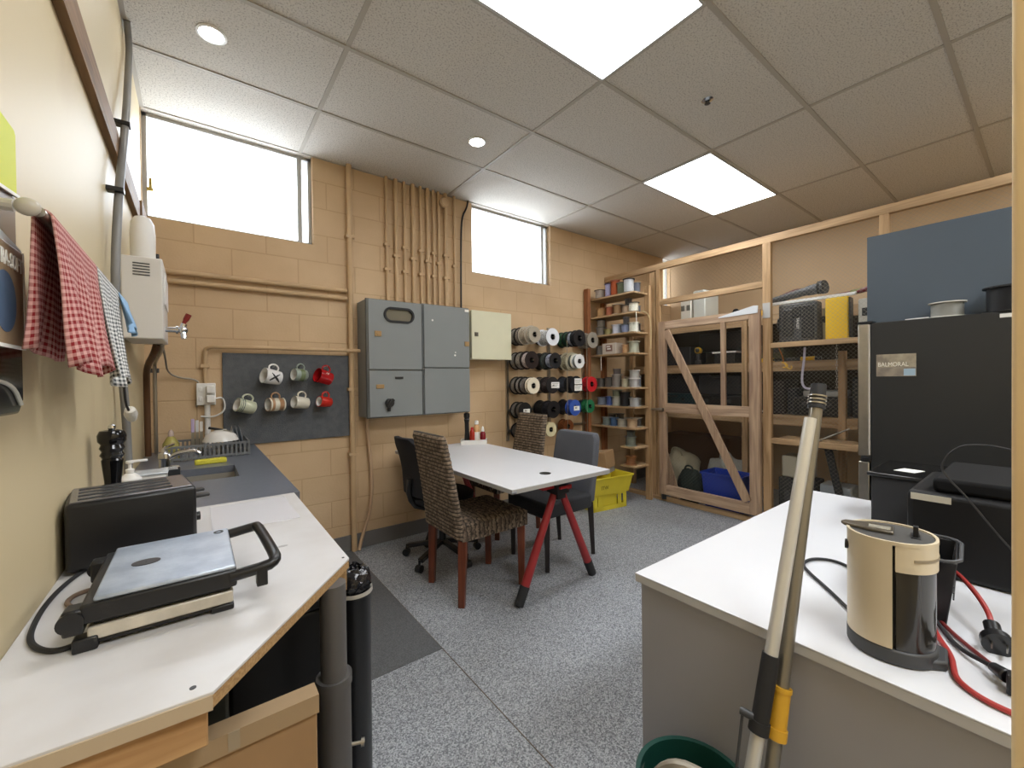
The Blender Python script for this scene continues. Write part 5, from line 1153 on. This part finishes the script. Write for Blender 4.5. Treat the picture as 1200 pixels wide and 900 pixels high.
k = MB(); taper_wall(k, -0.12, 0.12, -0.16, 0.16, 0, 0.36, -0.14, 0.14, -0.19, 0.19); k.build('tub_body', M_BLUE, t, bevel=0.003)
MB().beam((-0.145, -0.195, 0.36), (-0.145, 0.195, 0.36), 0.015, 0.02).beam((0.145, -0.195, 0.36), (0.145, 0.195, 0.36), 0.015, 0.02).beam((-0.145, -0.195, 0.36), (0.145, -0.195, 0.36), 0.015, 0.02).beam((-0.145, 0.195, 0.36), (0.145, 0.195, 0.36), 0.015, 0.02).build('rim', M_BLUE, t)
for i, (y, a) in enumerate(((2.56, -18), (2.62, -22))):
    t = MB().beam((4.08+0.05*i, y+0.16, 0.80), (4.06+0.05*i, y-0.10, 0.02), 0.09, 0.02, up=(1, 0, 0)).build('timber_offcut', M_GATE, bevel=0.002)
    tag(t, ('nearer', 'farther')[i]+' leaning timber offcut behind the left of the gate', 'timber offcut', 'timber offcuts behind the gate')
case('cardboard_box', 'wide brown box at the back of the floor behind the gate', 'box', 4.88, 5.2, 2.3, 3.1, 0.0, 0.60, mat('brown_card_dark', '5e4230', 0.8), False)
# top shelf behind the mid rail
case('document_box', 'grey white upright box standing on the upper shelf behind the partition rail', 'box', 4.42, 4.72, 2.33, 2.47, 1.901, 2.27, mat('grey_white_card', 'c2c4bc', 0.6), False)
case('document_box', 'narrow white upright box with printing beside the grey white one', 'box', 4.42, 4.70, 2.49, 2.62, 1.901, 2.20, mat('white_card', 'd4cfc2', 0.6), False, mat('print_grey', '6a665e', 0.6))
t = thing('angle_grinder', 'yellow and black angle grinder on the upper shelf behind the gate top', 'power tool', (4.44, 1.76, 1.934), (0, 0, R(10)))
MB().lathe([(0.02, -0.12), (0.03, -0.10), (0.032, 0.04), (0.026, 0.06)], Matrix.Rotation(R(90), 4, 'X')).build('motor_body', mat('tool_yellow', 'd8a818', 0.45), t)
MB().cyl((0, 0.05, 0), (0.0, 0.20, 0.0), 0.028, 0.02).build('black_head', M_BLACK, t)
sack('black coiled strap heap on the upper shelf behind the gate top', (4.47, 2.02, 1.903), 0.075, M_BLACKM, 11, (0.8, 1.4, 0.7), 'strap_heap', 'strap')
# right bay shelf items (on the rail shelf z 1.60)
MB_ = MB().box(CXP+0.06, 4.3, -0.5, 1.50, 1.582, 1.60).build('shelf_plank', M_PINEY); tag(MB_, 'plank shelf behind the netting carrying the black case and the yellow case', 'shelf')
t = thing('black_case', 'large black tool case lettered in white beside the partition post', 'case', (4.13, 1.35, 1.601))
MB().box(4.03, 4.15, 1.19, 1.475, 1.601, 1.93).build('case_body', M_DARKG, t, world=True, bevel=0.015)
k = MB().box(4.018, 4.03, 1.21, 1.30, 1.63, 1.90).box(4.018, 4.03, 1.36, 1.44, 1.65, 1.88).box(4.015, 4.03, 1.30, 1.36, 1.80, 1.90); k.build('raised_panel', M_BLACK, t, world=True, bevel=0.006)
MB().tube([(4.03, 1.46, 1.70), (4.01, 1.47, 1.71), (4.01, 1.47, 1.80), (4.03, 1.46, 1.81)], 0.008, 8, 1).build('handle', M_BLACK, t, world=True)
text('STANLEY', 0.026, M_WPL, t, (-0.1130, -0.025, 0.16), (R(90), R(90), R(-90)), 'lettering')
t = thing('yellow_case', 'bright yellow upright case behind the netting', 'case', (4.13, 1.06, 1.601))
MB().box(4.02, 4.10, 0.985, 1.135, 1.601, 1.93).build('case_body', M_YCASE, t, world=True, bevel=0.008)
MB().box(4.016, 4.02, 0.975, 0.982, 1.62, 1.92).box(4.02, 4.10, 0.974, 0.984, 1.61, 1.92).build('black_edge', M_BLACK, t, world=True, bevel=0.002)
for i, z in enumerate((1.935, 1.95)):
    t = MB().box(4.04+0.03*i, 4.07+0.03*i, 0.95, 1.55, z, z+0.012).build('aluminium_bar', mat('pale_aluminium', 'e2e2de', 0.35)); tag(t, ('lower', 'upper')[i]+' aluminium bar lying across the tops of the cases', 'bar', 'aluminium bars on the cases')
t = thing('vacuum_hose', 'dark ribbed hose end lying on the aluminium bars', 'hose', (4.12, 1.30, 1.99))
k = MB().tube([(4.12, 1.55, 1.985), (4.11, 1.45, 2.0), (4.10, 1.33, 2.02), (4.09, 1.22, 2.03), (4.07, 1.15, 2.035)], [0.03, 0.03, 0.034, 0.044, 0.056], 16, 1); k.build('hose_body', M_DARKG, t, world=True)
MB().tube([(4.15, 1.54, 2.0), (4.14, 1.43, 2.035), (4.13, 1.36, 2.05), (4.12, 1.28, 2.03)], 0.018, 10, 1).build('red_cable', mat('dark_red_tool', '5a1c1c', 0.5), t, world=True)
k = MB()
for q in range(4): k.lathe([(0.05, 0), (0.055, 0.003), (0.05, 0.006)], Matrix.Translation((4.072, 1.16+q*0.012, 2.034)) @ Matrix.Rotation(R(90), 4, 'X'), 18)
k.build('hose_rib', M_BLACKM, t, world=True)
t = thing('garden_tool', 'dark red handled tool lying behind the netting above the white carton', 'tool', (4.15, 0.9, 1.95))
MB().cyl((4.12, 1.10, 1.96), (4.10, 0.93, 1.965), 0.012, 0.016).cyl((4.10, 0.93, 1.965), (4.08, 0.80, 1.99), 0.016, 0.03).ball((4.08, 0.79, 1.99), 0.034).build('handle', mat('maroon', '6a1c22', 0.4), t, world=True)
MB().cyl((4.11, 0.99, 1.963), (4.105, 0.91, 1.97), 0.02).build('green_sleeve', mat('olive_sleeve', '7a7a44', 0.5), t, world=True)
case('white_carton', 'white perforated carton with printing behind the netting beside the slate cabinet', 'carton', 4.05, 4.25, 0.75, 0.935, 1.601, 1.90, mat('pale_carton', 'c8c5ba', 0.7), False, M_INK)
case('parts_box', 'small pale box between the black case and the yellow case', 'box', 4.12, 4.25, 1.143, 1.185, 1.601, 1.87, mat('beige_box', 'a09a80', 0.6), False, M_BLACK)
# middle levels of the right bay
t = thing('hand_saw', 'yellow and black handled hand saw on the shelf behind the netting', 'saw', (4.37, 1.40, 1.452))
MB().box(-0.012, 0.012, -0.09, 0.02, 0, 0.035).build('handle', mat('tool_yellow', 'd8a818', 0.45), t, bevel=0.006); MB().box(-0.002, 0.002, 0.02, 0.14, 0.005, 0.03).build('blade', M_DARKG, t)
MB().box(-0.013, 0.013, -0.14, -0.09, 0.004, 0.03).build('black_end', M_BLACK, t, bevel=0.004)
case('tool_case', 'wide black case on the middle shelf behind the netting', 'case', 4.42, 4.8, 1.13, 1.5, 0.951, 1.12, M_BLACK, True, M_DARKG)
case('tool_case', 'pale grey flat case on top of the wide black case behind the netting', 'case', 4.42, 4.78, 1.15, 1.42, 1.125, 1.18, mat('light_grey_plastic', 'a4a6a4', 0.5), False)
case('tool_case', 'dark upright case at the right of the middle shelf behind the netting', 'case', 4.42, 4.8, 0.72, 1.06, 0.951, 1.30, M_NAVY, True, M_BLACK, ribs=2)
case('tool_bag', 'dark tool bag at the left of the middle shelf behind the netting', 'bag', 4.45, 4.8, 1.48, 1.56, 0.951, 1.2, mat('dark_grey_cloth', '26272c', 0.9), False)
t = thing('hook_strap', 'orange and yellow lashing strap hanging behind the netting', 'strap', (4.02, 1.43, 1.56))
MB().tube([(4.02, 1.47, 1.56), (4.02, 1.445, 1.50), (4.02, 1.43, 1.44), (4.02, 1.44, 1.42)], 0.004, 8, 1).build('cord', mat('orange_cord', 'b86a2a', 0.6), t, world=True)
MB().tube([(4.02, 1.445, 1.43), (4.02, 1.415, 1.425), (4.02, 1.40, 1.40), (4.02, 1.42, 1.385), (4.02, 1.44, 1.39)], 0.006, 8, 2).tube([(4.02, 1.42, 1.42), (4.02, 1.41, 1.39), (4.02, 1.385, 1.37), (4.02, 1.37, 1.385), (4.02, 1.375, 1.40)], 0.006, 8, 2).build('hook', mat('yellow_hook', 'd0a020', 0.4), t, world=True)
t = thing('white_hose', 'pale hose hanging down behind the netting', 'hose', (4.02, 1.29, 1.30))
MB().tube([(4.02, 1.275, 1.55), (4.02, 1.28, 1.45), (4.02, 1.30, 1.28), (4.02, 1.285, 1.22), (4.02, 1.25, 1.205), (4.02, 1.21, 1.21)], 0.009, 10, 2).build('hose_body', mat('pale_lilac_hose', 'b8b4c4', 0.4), t, world=True)
t = thing('chain_hook', 'thin steel chain hanging behind the netting beside the pale hose', 'chain', (4.02, 1.05, 1.3))
k = MB()
for i in range(16): k.lathe([(0.006, -0.0015), (0.009, -0.0015), (0.009, 0.0015), (0.006, 0.0015)], Matrix.Translation((4.02, 1.06, 1.55-i*0.022)) @ Matrix.Rotation(R(90*(i % 2)), 4, 'Z') @ Matrix.Rotation(R(90), 4, 'X') , 10, closed=True)
k.build('links', M_STEEL, t, world=True)
# lower right bay: stand, boxes, tripod
MB_ = MB().box(CXP+0.06, 4.3, -0.5, 1.50, 0.752, 0.77).build('shelf_plank', M_PINEY); tag(MB_, 'lower plank shelf behind the netting', 'shelf')
t = thing('metal_rod', 'thin steel rod lying at a slant on the lower plank shelf', 'rod', (4.0, 1.1, 0.78)); MB().cyl((4.02, 1.18, 0.783), (4.02, 0.98, 0.90), 0.008, 0.006).ball((4.02, 1.18, 0.783), 0.011).build('rod_body', M_STEEL, t, world=True)
case('cardboard_box', 'pale carton on top of the dark crate behind the netting', 'box', 4.1, 4.29, 1.27, 1.48, 0.431, 0.62, mat('pale_card', 'b0a894', 0.7), False)
case('storage_crate', 'dark crate on the floor behind the netting', 'crate', 4.08, 4.30, 1.22, 1.50, 0.0, 0.43, M_BLACKM, False, M_DARKG, ribs=2)
case('cardboard_box', 'large pale box on the floor beside the black folded stand', 'box', 4.4, 4.7, 0.72, 1.0, 0.0, 0.68, mat('pale_card', 'b0a894', 0.7), False)
case('plastic_box', 'translucent grey plastic box on the floor behind the netting', 'box', 4.1, 4.3, 0.99, 1.2, 0.0, 0.42, mat('translucent_grey', '9aa2a8', 0.3), False)
t = thing('folded_tripod', 'black folded stand leaning behind the netting under the lower shelf', 'stand', (4.06, 1.05, 0.0))
MB().beam((4.05, 1.13, 0.745), (4.05, 0.98, 0.0), 0.05, 0.03, up=(1, 0, 0)).box(4.04, 4.09, 1.07, 1.2, 0.715, 0.745).build('frame', M_BLACK, t, world=True, bevel=0.003)
# ================================================================ fridge and slate cabinet
FX, FY0, FY1, FZ = 3.30, 0.08, 0.70, 1.632
t = thing('fridge', 'tall fridge with a black side and stainless doors in front of the partition', 'fridge', (3.6, 0.4, 0))
M_FSIDE = mat('black_fridge_side', '212222', 0.42, var=0.06, scale=2)
MB().box(FX, 3.92, FY0, FY1, 0.03, FZ).box(FX+0.03, 3.90, FY0+0.03, FY1-0.03, 0.0, 0.03).build('cabinet_body', M_FSIDE, t, world=True, bevel=0.004)
d = MB().box(FX+0.002, 3.918, FY1+0.008, FY1+0.063, 0.81, FZ-0.002).build('door', M_STEEL, t, world=True, bevel=0.005)
MB().box(FX-0.006, FX+0.002, FY1+0.002, FY1+0.010, 0.82, FZ-0.01).build('door_seal', mat('seal_grey', 'b8b2a8', 0.5), d, world=True)
d = MB().box(FX+0.002, 3.918, FY1+0.008, FY1+0.063, 0.06, 0.775).build('freezer_drawer', M_STEEL, t, world=True, bevel=0.005)
MB().box(FX-0.004, 3.918, FY1-0.002, FY1+0.05, 0.778, 0.807).build('hinge_strip', M_BLACK, t, world=True, bevel=0.003)
MB().box(FX-0.006, FX+0.08, FY1-0.01, FY1+0.065, FZ-0.001, FZ+0.012).build('hinge_cover', M_BLACK, t, world=True, bevel=0.003)
MB().box(FX-0.006, FX-0.0005, 0.125, 0.185, FZ-0.032, FZ-0.012).build('white_clip', M_WPL, t, world=True, bevel=0.001)
t = thing('fridge_magnet_photo', 'landscape picture magnet with pale lettering on the black fridge side', 'picture', (FX-0.002, 0.585, 1.37))
MB().m(0).box(-0.0015, 0.001, -0.088, 0.088, -0.066, 0.066).build('print', mat('sepia_print', 'a89c84', 0.5, col2='7c7264', scale=18), t)
k = MB().box(-0.0022, -0.0015, -0.088, 0.088, -0.066, -0.012); k.build('printed_ground', mat('sepia_dark', '7a7064', 0.5, col2='968a78', scale=22), t)
MB().box(-0.0026, -0.0022, -0.085, -0.035, -0.062, -0.022).build('printed_blue_patch', mat('pale_blue_print', '9cb4c4', 0.5), t)
text('BALMORAL', 0.036, mat('pale_lettering', 'e8e4d4', 0.5), t, (-0.0028, 0.012, 0.004), (R(90), 0, R(-90)), 'lettering', depth=0.0003, sx=0.75)
t = thing('slate_cabinet', 'slate blue-grey flat cupboard standing on top of the fridge', 'cupboard', (3.62, 0.4, FZ+0.003))
MB().box(3.503, 3.83, 0.0, 0.752, FZ+0.013, 2.202).build('carcass', M_SLATE, t, world=True)
MB().box(3.485, 3.5025, -0.004, 0.757, FZ+0.013, 2.206).build('face_panel', M_SLATE, t, world=True, bevel=0.002)
MB().box(3.49, 3.82, 0.01, 0.69, FZ+0.0005, FZ+0.0128).build('plinth', M_BLACK, t, world=True)
SR = reel('small white reel of grey cord lying on top of the fridge', (3.385, 0.383, FZ+0.001), 0.078, 0.085, 'a5a49c', 'd6d4cc', 0.85)
MB().tube([(3.33, 0.45, FZ+0.005), (3.335, 0.50, FZ+0.005), (3.34, 0.55, FZ+0.004)], 0.004, 8).build('loose_cord_end', M_WPL, SR, world=True)
reel('large black cable reel lying on the fridge beside the timber stud', (3.385, 0.155, FZ+0.001), 0.098, 0.135, '1c1c1e', '141416', 0.85)
# ================================================================ right desk
RZ = 0.74
t = thing('desk', 'white topped desk with a grey panel front in the right foreground', 'desk', (1.7, 0.2, 0))
MB().box(1.017, 2.441, -0.55, 0.752, RZ-0.004, RZ).build('desktop', M_WHITE, t, world=True, bevel=0.0012)
MB().box(1.0175, 2.4405, -0.55, 0.7515, RZ-0.024, RZ-0.0042).build('desktop_core', mat('desk_edge', 'bdbcbc', 0.5), t, world=True)
MB().box(1.03, 1.048, -0.54, 0.74, 0.0, RZ-0.0245).build('side_panel', M_GREYPL, t, world=True, bevel=0.001)
MB().box(1.048, 2.42, 0.715, 0.733, 0.10, RZ-0.0245).build('front_panel', M_GREYPL, t, world=True)
MB().box(2.42, 2.438, -0.54, 0.74, 0.0, RZ-0.0245).build('end_panel', M_GREYPL, t, world=True)
# pod coffee machine
cx, cy = 1.152, 0.213; ang = math.atan2(cy, cx)
t = CM = thing('coffee_machine', 'cream and dark grey pod coffee machine on the near edge of the desk', 'coffee machine', (cx, cy, RZ+0.001), (0, 0, R(10)))
def dshape(rx, ry, n=44, x0=None, x1=None):
    P = []
    for i in range(n):
        a = 2*math.pi*i/n; c, s = math.cos(a), math.sin(a)
        P.append((rx*abs(c)**0.92*(1 if c > 0 else -1), ry*abs(s)**0.92*(1 if s > 0 else -1)))
    return P
AX, AY = 0.0735, 0.071
MB().prism([(x*1.01, y*1.01) for x, y in dshape(AX, AY)], 0.0, 0.03).prism([(x*1.0, y*1.0) for x, y in [(-0.05, -0.05), (-0.03, -0.082), (0.03, -0.085), (0.05, -0.05), (0.04, 0), (-0.05, 0)]], 0.0, 0.018).build('base', M_DARKG, t, bevel=0.004)
# cream shell: +Y half (left in view); dark water tank: -Y part
shell = [p for p in dshape(AX, AY, 60) if p[1] > -0.006]
k = MB()
# build shell as arc wall
def arc(a0, a1, r0x, r0y, th, z0, z1, n=26):
    vs = []
    for i in range(n+1):
        a = a0+(a1-a0)*i/n; c, s = math.cos(a), math.sin(a)
        ux = abs(c)**0.92*(1 if c > 0 else -1); uy = abs(s)**0.92*(1 if s > 0 else -1)
        vs += [(r0x*ux, r0y*uy, z0), (r0x*ux, r0y*uy, z1), ((r0x-th)*ux, (r0y-th)*uy, z1), ((r0x-th)*ux, (r0y-th)*uy, z0)]
    fs = [(0, 1, 2, 3), (n*4+3, n*4+2, n*4+1, n*4)]
    for i in range(n):
        for q in range(4): fs.append((i*4+q, (i+1)*4+q, (i+1)*4+(q+1) % 4, i*4+(q+1) % 4))
    return vs, fs
# seam faces the camera (world direction toward camera ~ -X): local angle ~ 180deg
S0 = R(182)
v_, f_ = arc(R(0), S0, AX, AY, 0.008, 0.031, 0.238, 34); MB().add(v_, f_).build('cream_shell', M_CREAM, t)
v_, f_ = arc(S0+R(3), R(330), AX, AY, 0.010, 0.185, 0.238, 26); k = MB().add(v_, f_)
v_, f_ = arc(S0+R(25), R(315), AX+0.0012, AY+0.0012, 0.003, 0.208, 0.213, 22); k.build('cream_band', M_CREAM, t)
MB().add(v_, f_).build('band_groove', mat('groove_shadow_gap', '8a7e68', 0.5), t)  # the groove's shade is put in as a darker strip on the band
v_, f_ = arc(S0+R(4), R(330), AX-0.003, AY-0.003, 0.02, 0.031, 0.184, 26); MB().add(v_, f_).build('water_tank', mat('smoked_tank', '2a2825', 0.12, spec=0.6), t)
MB().prism([(x*0.86, y*0.86) for x, y in dshape(AX, AY)], 0.03, 0.236).build('inner_body', M_BLACKM, t)
k = MB(); k.prism([(x*0.955, y*0.955) for x, y in dshape(AX, AY)], 0.232, 0.2405)
top = k.build('lid', mat('charcoal_lid', '4a4947', 0.45), t, bevel=0.004)
v_, f_ = arc(0, R(359.9), AX+0.0005, AY+0.0005, 0.005, 0.236, 0.243, 60); MB().add(v_, f_).build('cream_rim', M_CREAM, t)
MB().prism([(-0.02, -0.005), (0.025, -0.005), (0.03, 0.03), (0.018, 0.076), (0.004, 0.082), (-0.008, 0.076), (-0.02, 0.03)], 0.2405, 0.2475).build('lever', mat('bronze_lever', '6c655a', 0.35, 0.6), t, bevel=0.002)
MB().box(-0.012, 0.0, -0.042, -0.034, 0.2405, 0.264).box(-0.018, 0.018, -0.045, -0.03, 0.2405, 0.243).build('tank_knob', M_BLACK, t, bevel=0.003)
MB().box(-0.012, 0.012, 0.0, 0.035, 0.2475, 0.2483).build('logo_strip', mat('lid_grey_print', '8a8578', 0.5), t)
MB().cyl((-0.02, 0.065, 0.205), (-0.02, 0.073, 0.205), 0.010).build('brew_button', M_BLACK, t)
# black basket
t = thing('black_basket', 'black wire pod basket behind the coffee machine', 'basket', (1.42, 0.215, RZ+0.001), (0, 0, R(5)))
k = MB(); taper_wall(k, -0.08, 0.08, -0.055, 0.055, 0.0, 0.15, -0.095, 0.095, -0.072, 0.072, 0.004); k.build('basket_body', M_BLACK, t, bevel=0.004)
MB().tube([(0.1*math.cos(a_)*min(1.25, 1/max(abs(math.cos(a_)), abs(math.sin(a_)))), 0.077*math.sin(a_)*min(1.25, 1/max(abs(math.cos(a_)), abs(math.sin(a_)))), 0.152) for a_ in [2*math.pi*q/32 for q in range(32)]], 0.004, 8, 0, closed=True).build('rim_wire', M_DARKG, t)
k = MB()
for i in range(3): k.tube([(-0.07, -0.0655, 0.06+i*0.014), (-0.02, -0.0645, 0.045+i*0.014), (0.06, -0.066, 0.065+i*0.014)], 0.0015, 6, 2)
k.build('embossed_swirl', M_DARKG, t)
# black appliance block at back of the desk
t = PR = thing('printer', 'bulky black printer at the back of the desk with a silver label on its corner', 'printer', (1.85, 0.0, RZ))
MB().box(1.66, 2.05, -0.36, 0.272, RZ+0.001, 0.975).build('lower_body', mat('printer_black', '0c0c0d', 0.5, spec=0.3), t, world=True, bevel=0.015)
MB().box(1.68, 2.05, -0.36, 0.22, 0.9755, 1.015).build('scanner_lid', mat('printer_lid', '0d0d0e', 0.8, spec=0.2), t, world=True, bevel=0.01)
MB().box(1.657, 1.66, 0.180, 0.262, 0.950, 0.968).build('silver_label', mat('silver_label', 'b4ae9e', 0.35), t, world=True)
t = thing('black_box', 'low glossy black box behind the printer with a white sticker on top', 'box', (2.2, 0.30, RZ))
MB().box(2.07, 2.40, 0.10, 0.44, RZ+0.001, 0.925).build('box_body', M_BLACKM, t, world=True, bevel=0.006)
MB().box(2.06, 2.41, 0.09, 0.45, 0.9255, 0.94).build('lid', M_BLACKG, t, world=True, bevel=0.004)
MB().prism([(2.15, 0.33), (2.22, 0.31), (2.23, 0.37), (2.16, 0.39)], 0.9402, 0.9412).build('white_sticker', M_PAPER, t, world=True)
MB().tube([(1.62, 0.07, 1.12), (1.63, 0.12, 1.128), (1.64, 0.17, 1.115), (1.645, 0.20, 1.06), (1.648, 0.19, 1.03), (1.649, 0.15, 0.98), (1.648, 0.10, 0.90), (1.648, 0.05, 0.83), (1.648, 0.0, 0.76)], 0.0025, 8, 2).build('hanging_cord', mat('cord_black', '222223', 0.5), PR, world=True)
MB().tube([(1.20, 0.27, RZ+0.006), (1.32, 0.365, RZ+0.006), (1.40, 0.44, RZ+0.006), (1.45, 0.47, RZ+0.006), (1.52, 0.46, RZ+0.006), (1.55, 0.40, RZ+0.006), (1.48, 0.33, RZ+0.006), (1.35, 0.27, RZ+0.006), (1.22, 0.25, RZ+0.006)], 0.0042, 10, 3).build('power_cord', M_BLACKM, None)
_pc = bpy.data.objects['power_cord.001'] if 'power_cord.001' in bpy.data.objects else bpy.data.objects['power_cord']
_pc.parent = CM; _pc.matrix_parent_inverse = (Matrix.Translation(CM.location) @ CM.rotation_euler.to_matrix().to_4x4()).inverted()
# red extension lead, plugs
M_REDC = mat('red_cord', 'a2302c', 0.45)
t = thing('extension_lead', 'red extension lead with a black socket end curling beside the coffee machine', 'extension lead', (1.25, 0.08, RZ))
z = RZ+0.006
MB().tube([(1.60, 0.19, z+0.03), (1.52, 0.165, z+0.075), (1.42, 0.12, z+0.07), (1.36, 0.092, z+0.05), (1.335, 0.085, z+0.03)], 0.005, 10, 3).build('cord', M_REDC, t, world=True)
MB().cyl((1.335, 0.086, z+0.034), (1.30, 0.078, z+0.018), 0.013).cyl((1.30, 0.078, z+0.020), (1.283, 0.072, z+0.016), 0.024, 0.026).build('plug', M_BLACK, t, world=True)
k = MB()
for (dx, dy) in ((0, 0.010), (0.0, -0.010)): k.box(1.262, 1.284, 0.071+dy-0.001, 0.071+dy+0.001, z+0.014, z+0.022)
k.build('plug_pin', M_STEEL, t, world=True)
t = thing('extension_lead', 'red lead running along the near edge of the desk to the stud', 'extension lead', (1.2, 0.08, RZ))
MB().tube([(1.38, 0.19, z), (1.27, 0.16, z), (1.20, 0.13, z), (1.15, 0.122, z), (1.115, 0.115, z), (1.09, 0.095, z), (1.075, 0.07, z), (1.07, 0.03, z), (1.07, -0.06, z)], 0.005, 10, 3).build('cord', M_REDC, t, world=True)
MB().tube([(1.36, 0.17, z), (1.29, 0.13, z), (1.23, 0.085, z), (1.19, 0.06, z+0.004)], 0.004, 8, 2).build('second_cord', mat('dark_red_cord', '6e2220', 0.5), t, world=True)
t = thing('plug_adaptor', 'black plug and socket joined on the desk beside the stud', 'plug', (1.16, 0.05, RZ))
MB().cyl((1.19, 0.075, z+0.012), (1.165, 0.055, z+0.014), 0.009, 0.013).box(1.135, 1.165, 0.018, 0.056, RZ+0.001, RZ+0.036).cyl((1.14, 0.02, z+0.014), (1.11, -0.03, z+0.014), 0.011).build('plug_body', M_BLACK, t, world=True, bevel=0.003)
MB().tube([(1.19, 0.075, z+0.012), (1.24, 0.125, z), (1.33, 0.165, z), (1.36, 0.20, z+0.03), (1.37, 0.21, z+0.06)], 0.0045, 8, 3).build('cord', M_BLACKM, t, world=True)
# ================================================================ poles and bucket
t = thing('mop_bucket', 'dark green bucket on the floor against the desk panel', 'bucket', (0.885, 0.50, 0))
MB().lathe([(0.095, 0), (0.10, 0.005), (0.118, 0.37), (0.127, 0.375), (0.127, 0.39), (0.116, 0.39), (0.100, 0.012), (0.002, 0.010)], n=40).build('bucket_body', mat('dark_green_plastic', '16423a', 0.4), t)
MB().tube([(-0.0, 0.125, 0.38), (-0.09, 0.09, 0.35), (-0.13, 0, 0.32), (-0.09, -0.09, 0.35), (0, -0.125, 0.38)], 0.003, 8, 2).build('bucket_handle', M_STEEL, t)
def P_at(z, off=0.0, dy=0.0): return (0.75+0.305*z+off, 0.362-0.012*z+dy, z)
t = thing('mop', 'white aluminium mop pole with a dark grip leaning on the desk edge', 'mop', P_at(0.04, 0, 0.03))
def P1(z): # white pole
    return (0.735+0.305*z, 0.405-0.0533*z, z)
MB().cyl(P1(0.30), P1(1.215), 0.0135, 0.012, n=18).build('pole', mat('white_aluminium', 'd4d2cc', 0.3, 0.5), t, world=True)
MB().cyl(P1(0.585), P1(0.725), 0.0165, n=18).cyl(P1(0.578), P1(0.60), 0.019, n=18).build('grip', M_BLACKM, t, world=True)
p = Vector(P1(0.605)); MB().cyl(p+Vector((-0.01, 0.008, 0)), p+Vector((-0.012, 0.034, 0.0)), 0.008).tube([p+Vector((-0.012, 0.03, 0.0)), p+Vector((-0.05, 0.035, -0.18)), p+Vector((-0.085, 0.04, -0.36))], 0.003, 8).build('squeeze_rod', M_DARKG, t, world=True)
MB().box(0.795, 0.845, 0.36, 0.50, 0.30, 0.37).build('sponge_head', mat('mop_sponge', 'b8aea0', 0.9, bump=0.5, bscale=80), t, world=True, bevel=0.01)
MB().tube([(0.80, 0.56, 0.40), (0.80, 0.50, 0.49), (0.82, 0.43, 0.495), (0.86, 0.37, 0.46), (0.87, 0.35, 0.40)], 0.011, 10, 2).build('wringer_frame', mat('pale_frame', 'a9a294', 0.4, 0.5), t, world=True)
t = thing('extension_pole', 'grey metal pole with a yellow collar and black tip leaning beside the mop', 'pole', P_at(0.05))
def P2(z): return (0.768+0.306*z, 0.362-0.0165*z, z)
MB().cyl(P2(0.30), P2(1.24), 0.013, n=18).build('pole', mat('grey_aluminium', '8f8a80', 0.32, 0.8), t, world=True)
MB().cyl(P2(0.572), P2(0.66), 0.017, n=18).cyl(P2(0.565), P2(0.585), 0.0195, n=18).cyl(P2(0.652), P2(0.66), 0.019, n=18).build('yellow_collar', mat('ochre_collar', 'c8982a', 0.4), t, world=True)
MB().cyl(P2(1.235), P2(1.29), 0.0175, 0.015, n=18).build('black_tip', M_BLACKM, t, world=True)
k = MB()
for q in range(3): k.cyl(P2(1.245+q*0.008), P2(1.248+q*0.008), 0.0185, n=18)
k.build('tip_ring', M_STEEL, t, world=True)
p = Vector(P2(0.575)); MB().tube([p+Vector((-0.012, 0.02, 0.0)), p+Vector((-0.05, 0.03, -0.15)), p+Vector((-0.08, 0.035, -0.28))], 0.003, 8).build('pull_rod', M_DARKG, t, world=True)
MB().box(0.84, 0.90, 0.32, 0.40, 0.27, 0.31).build('brush_head', M_BLACKM, t, world=True, bevel=0.005)
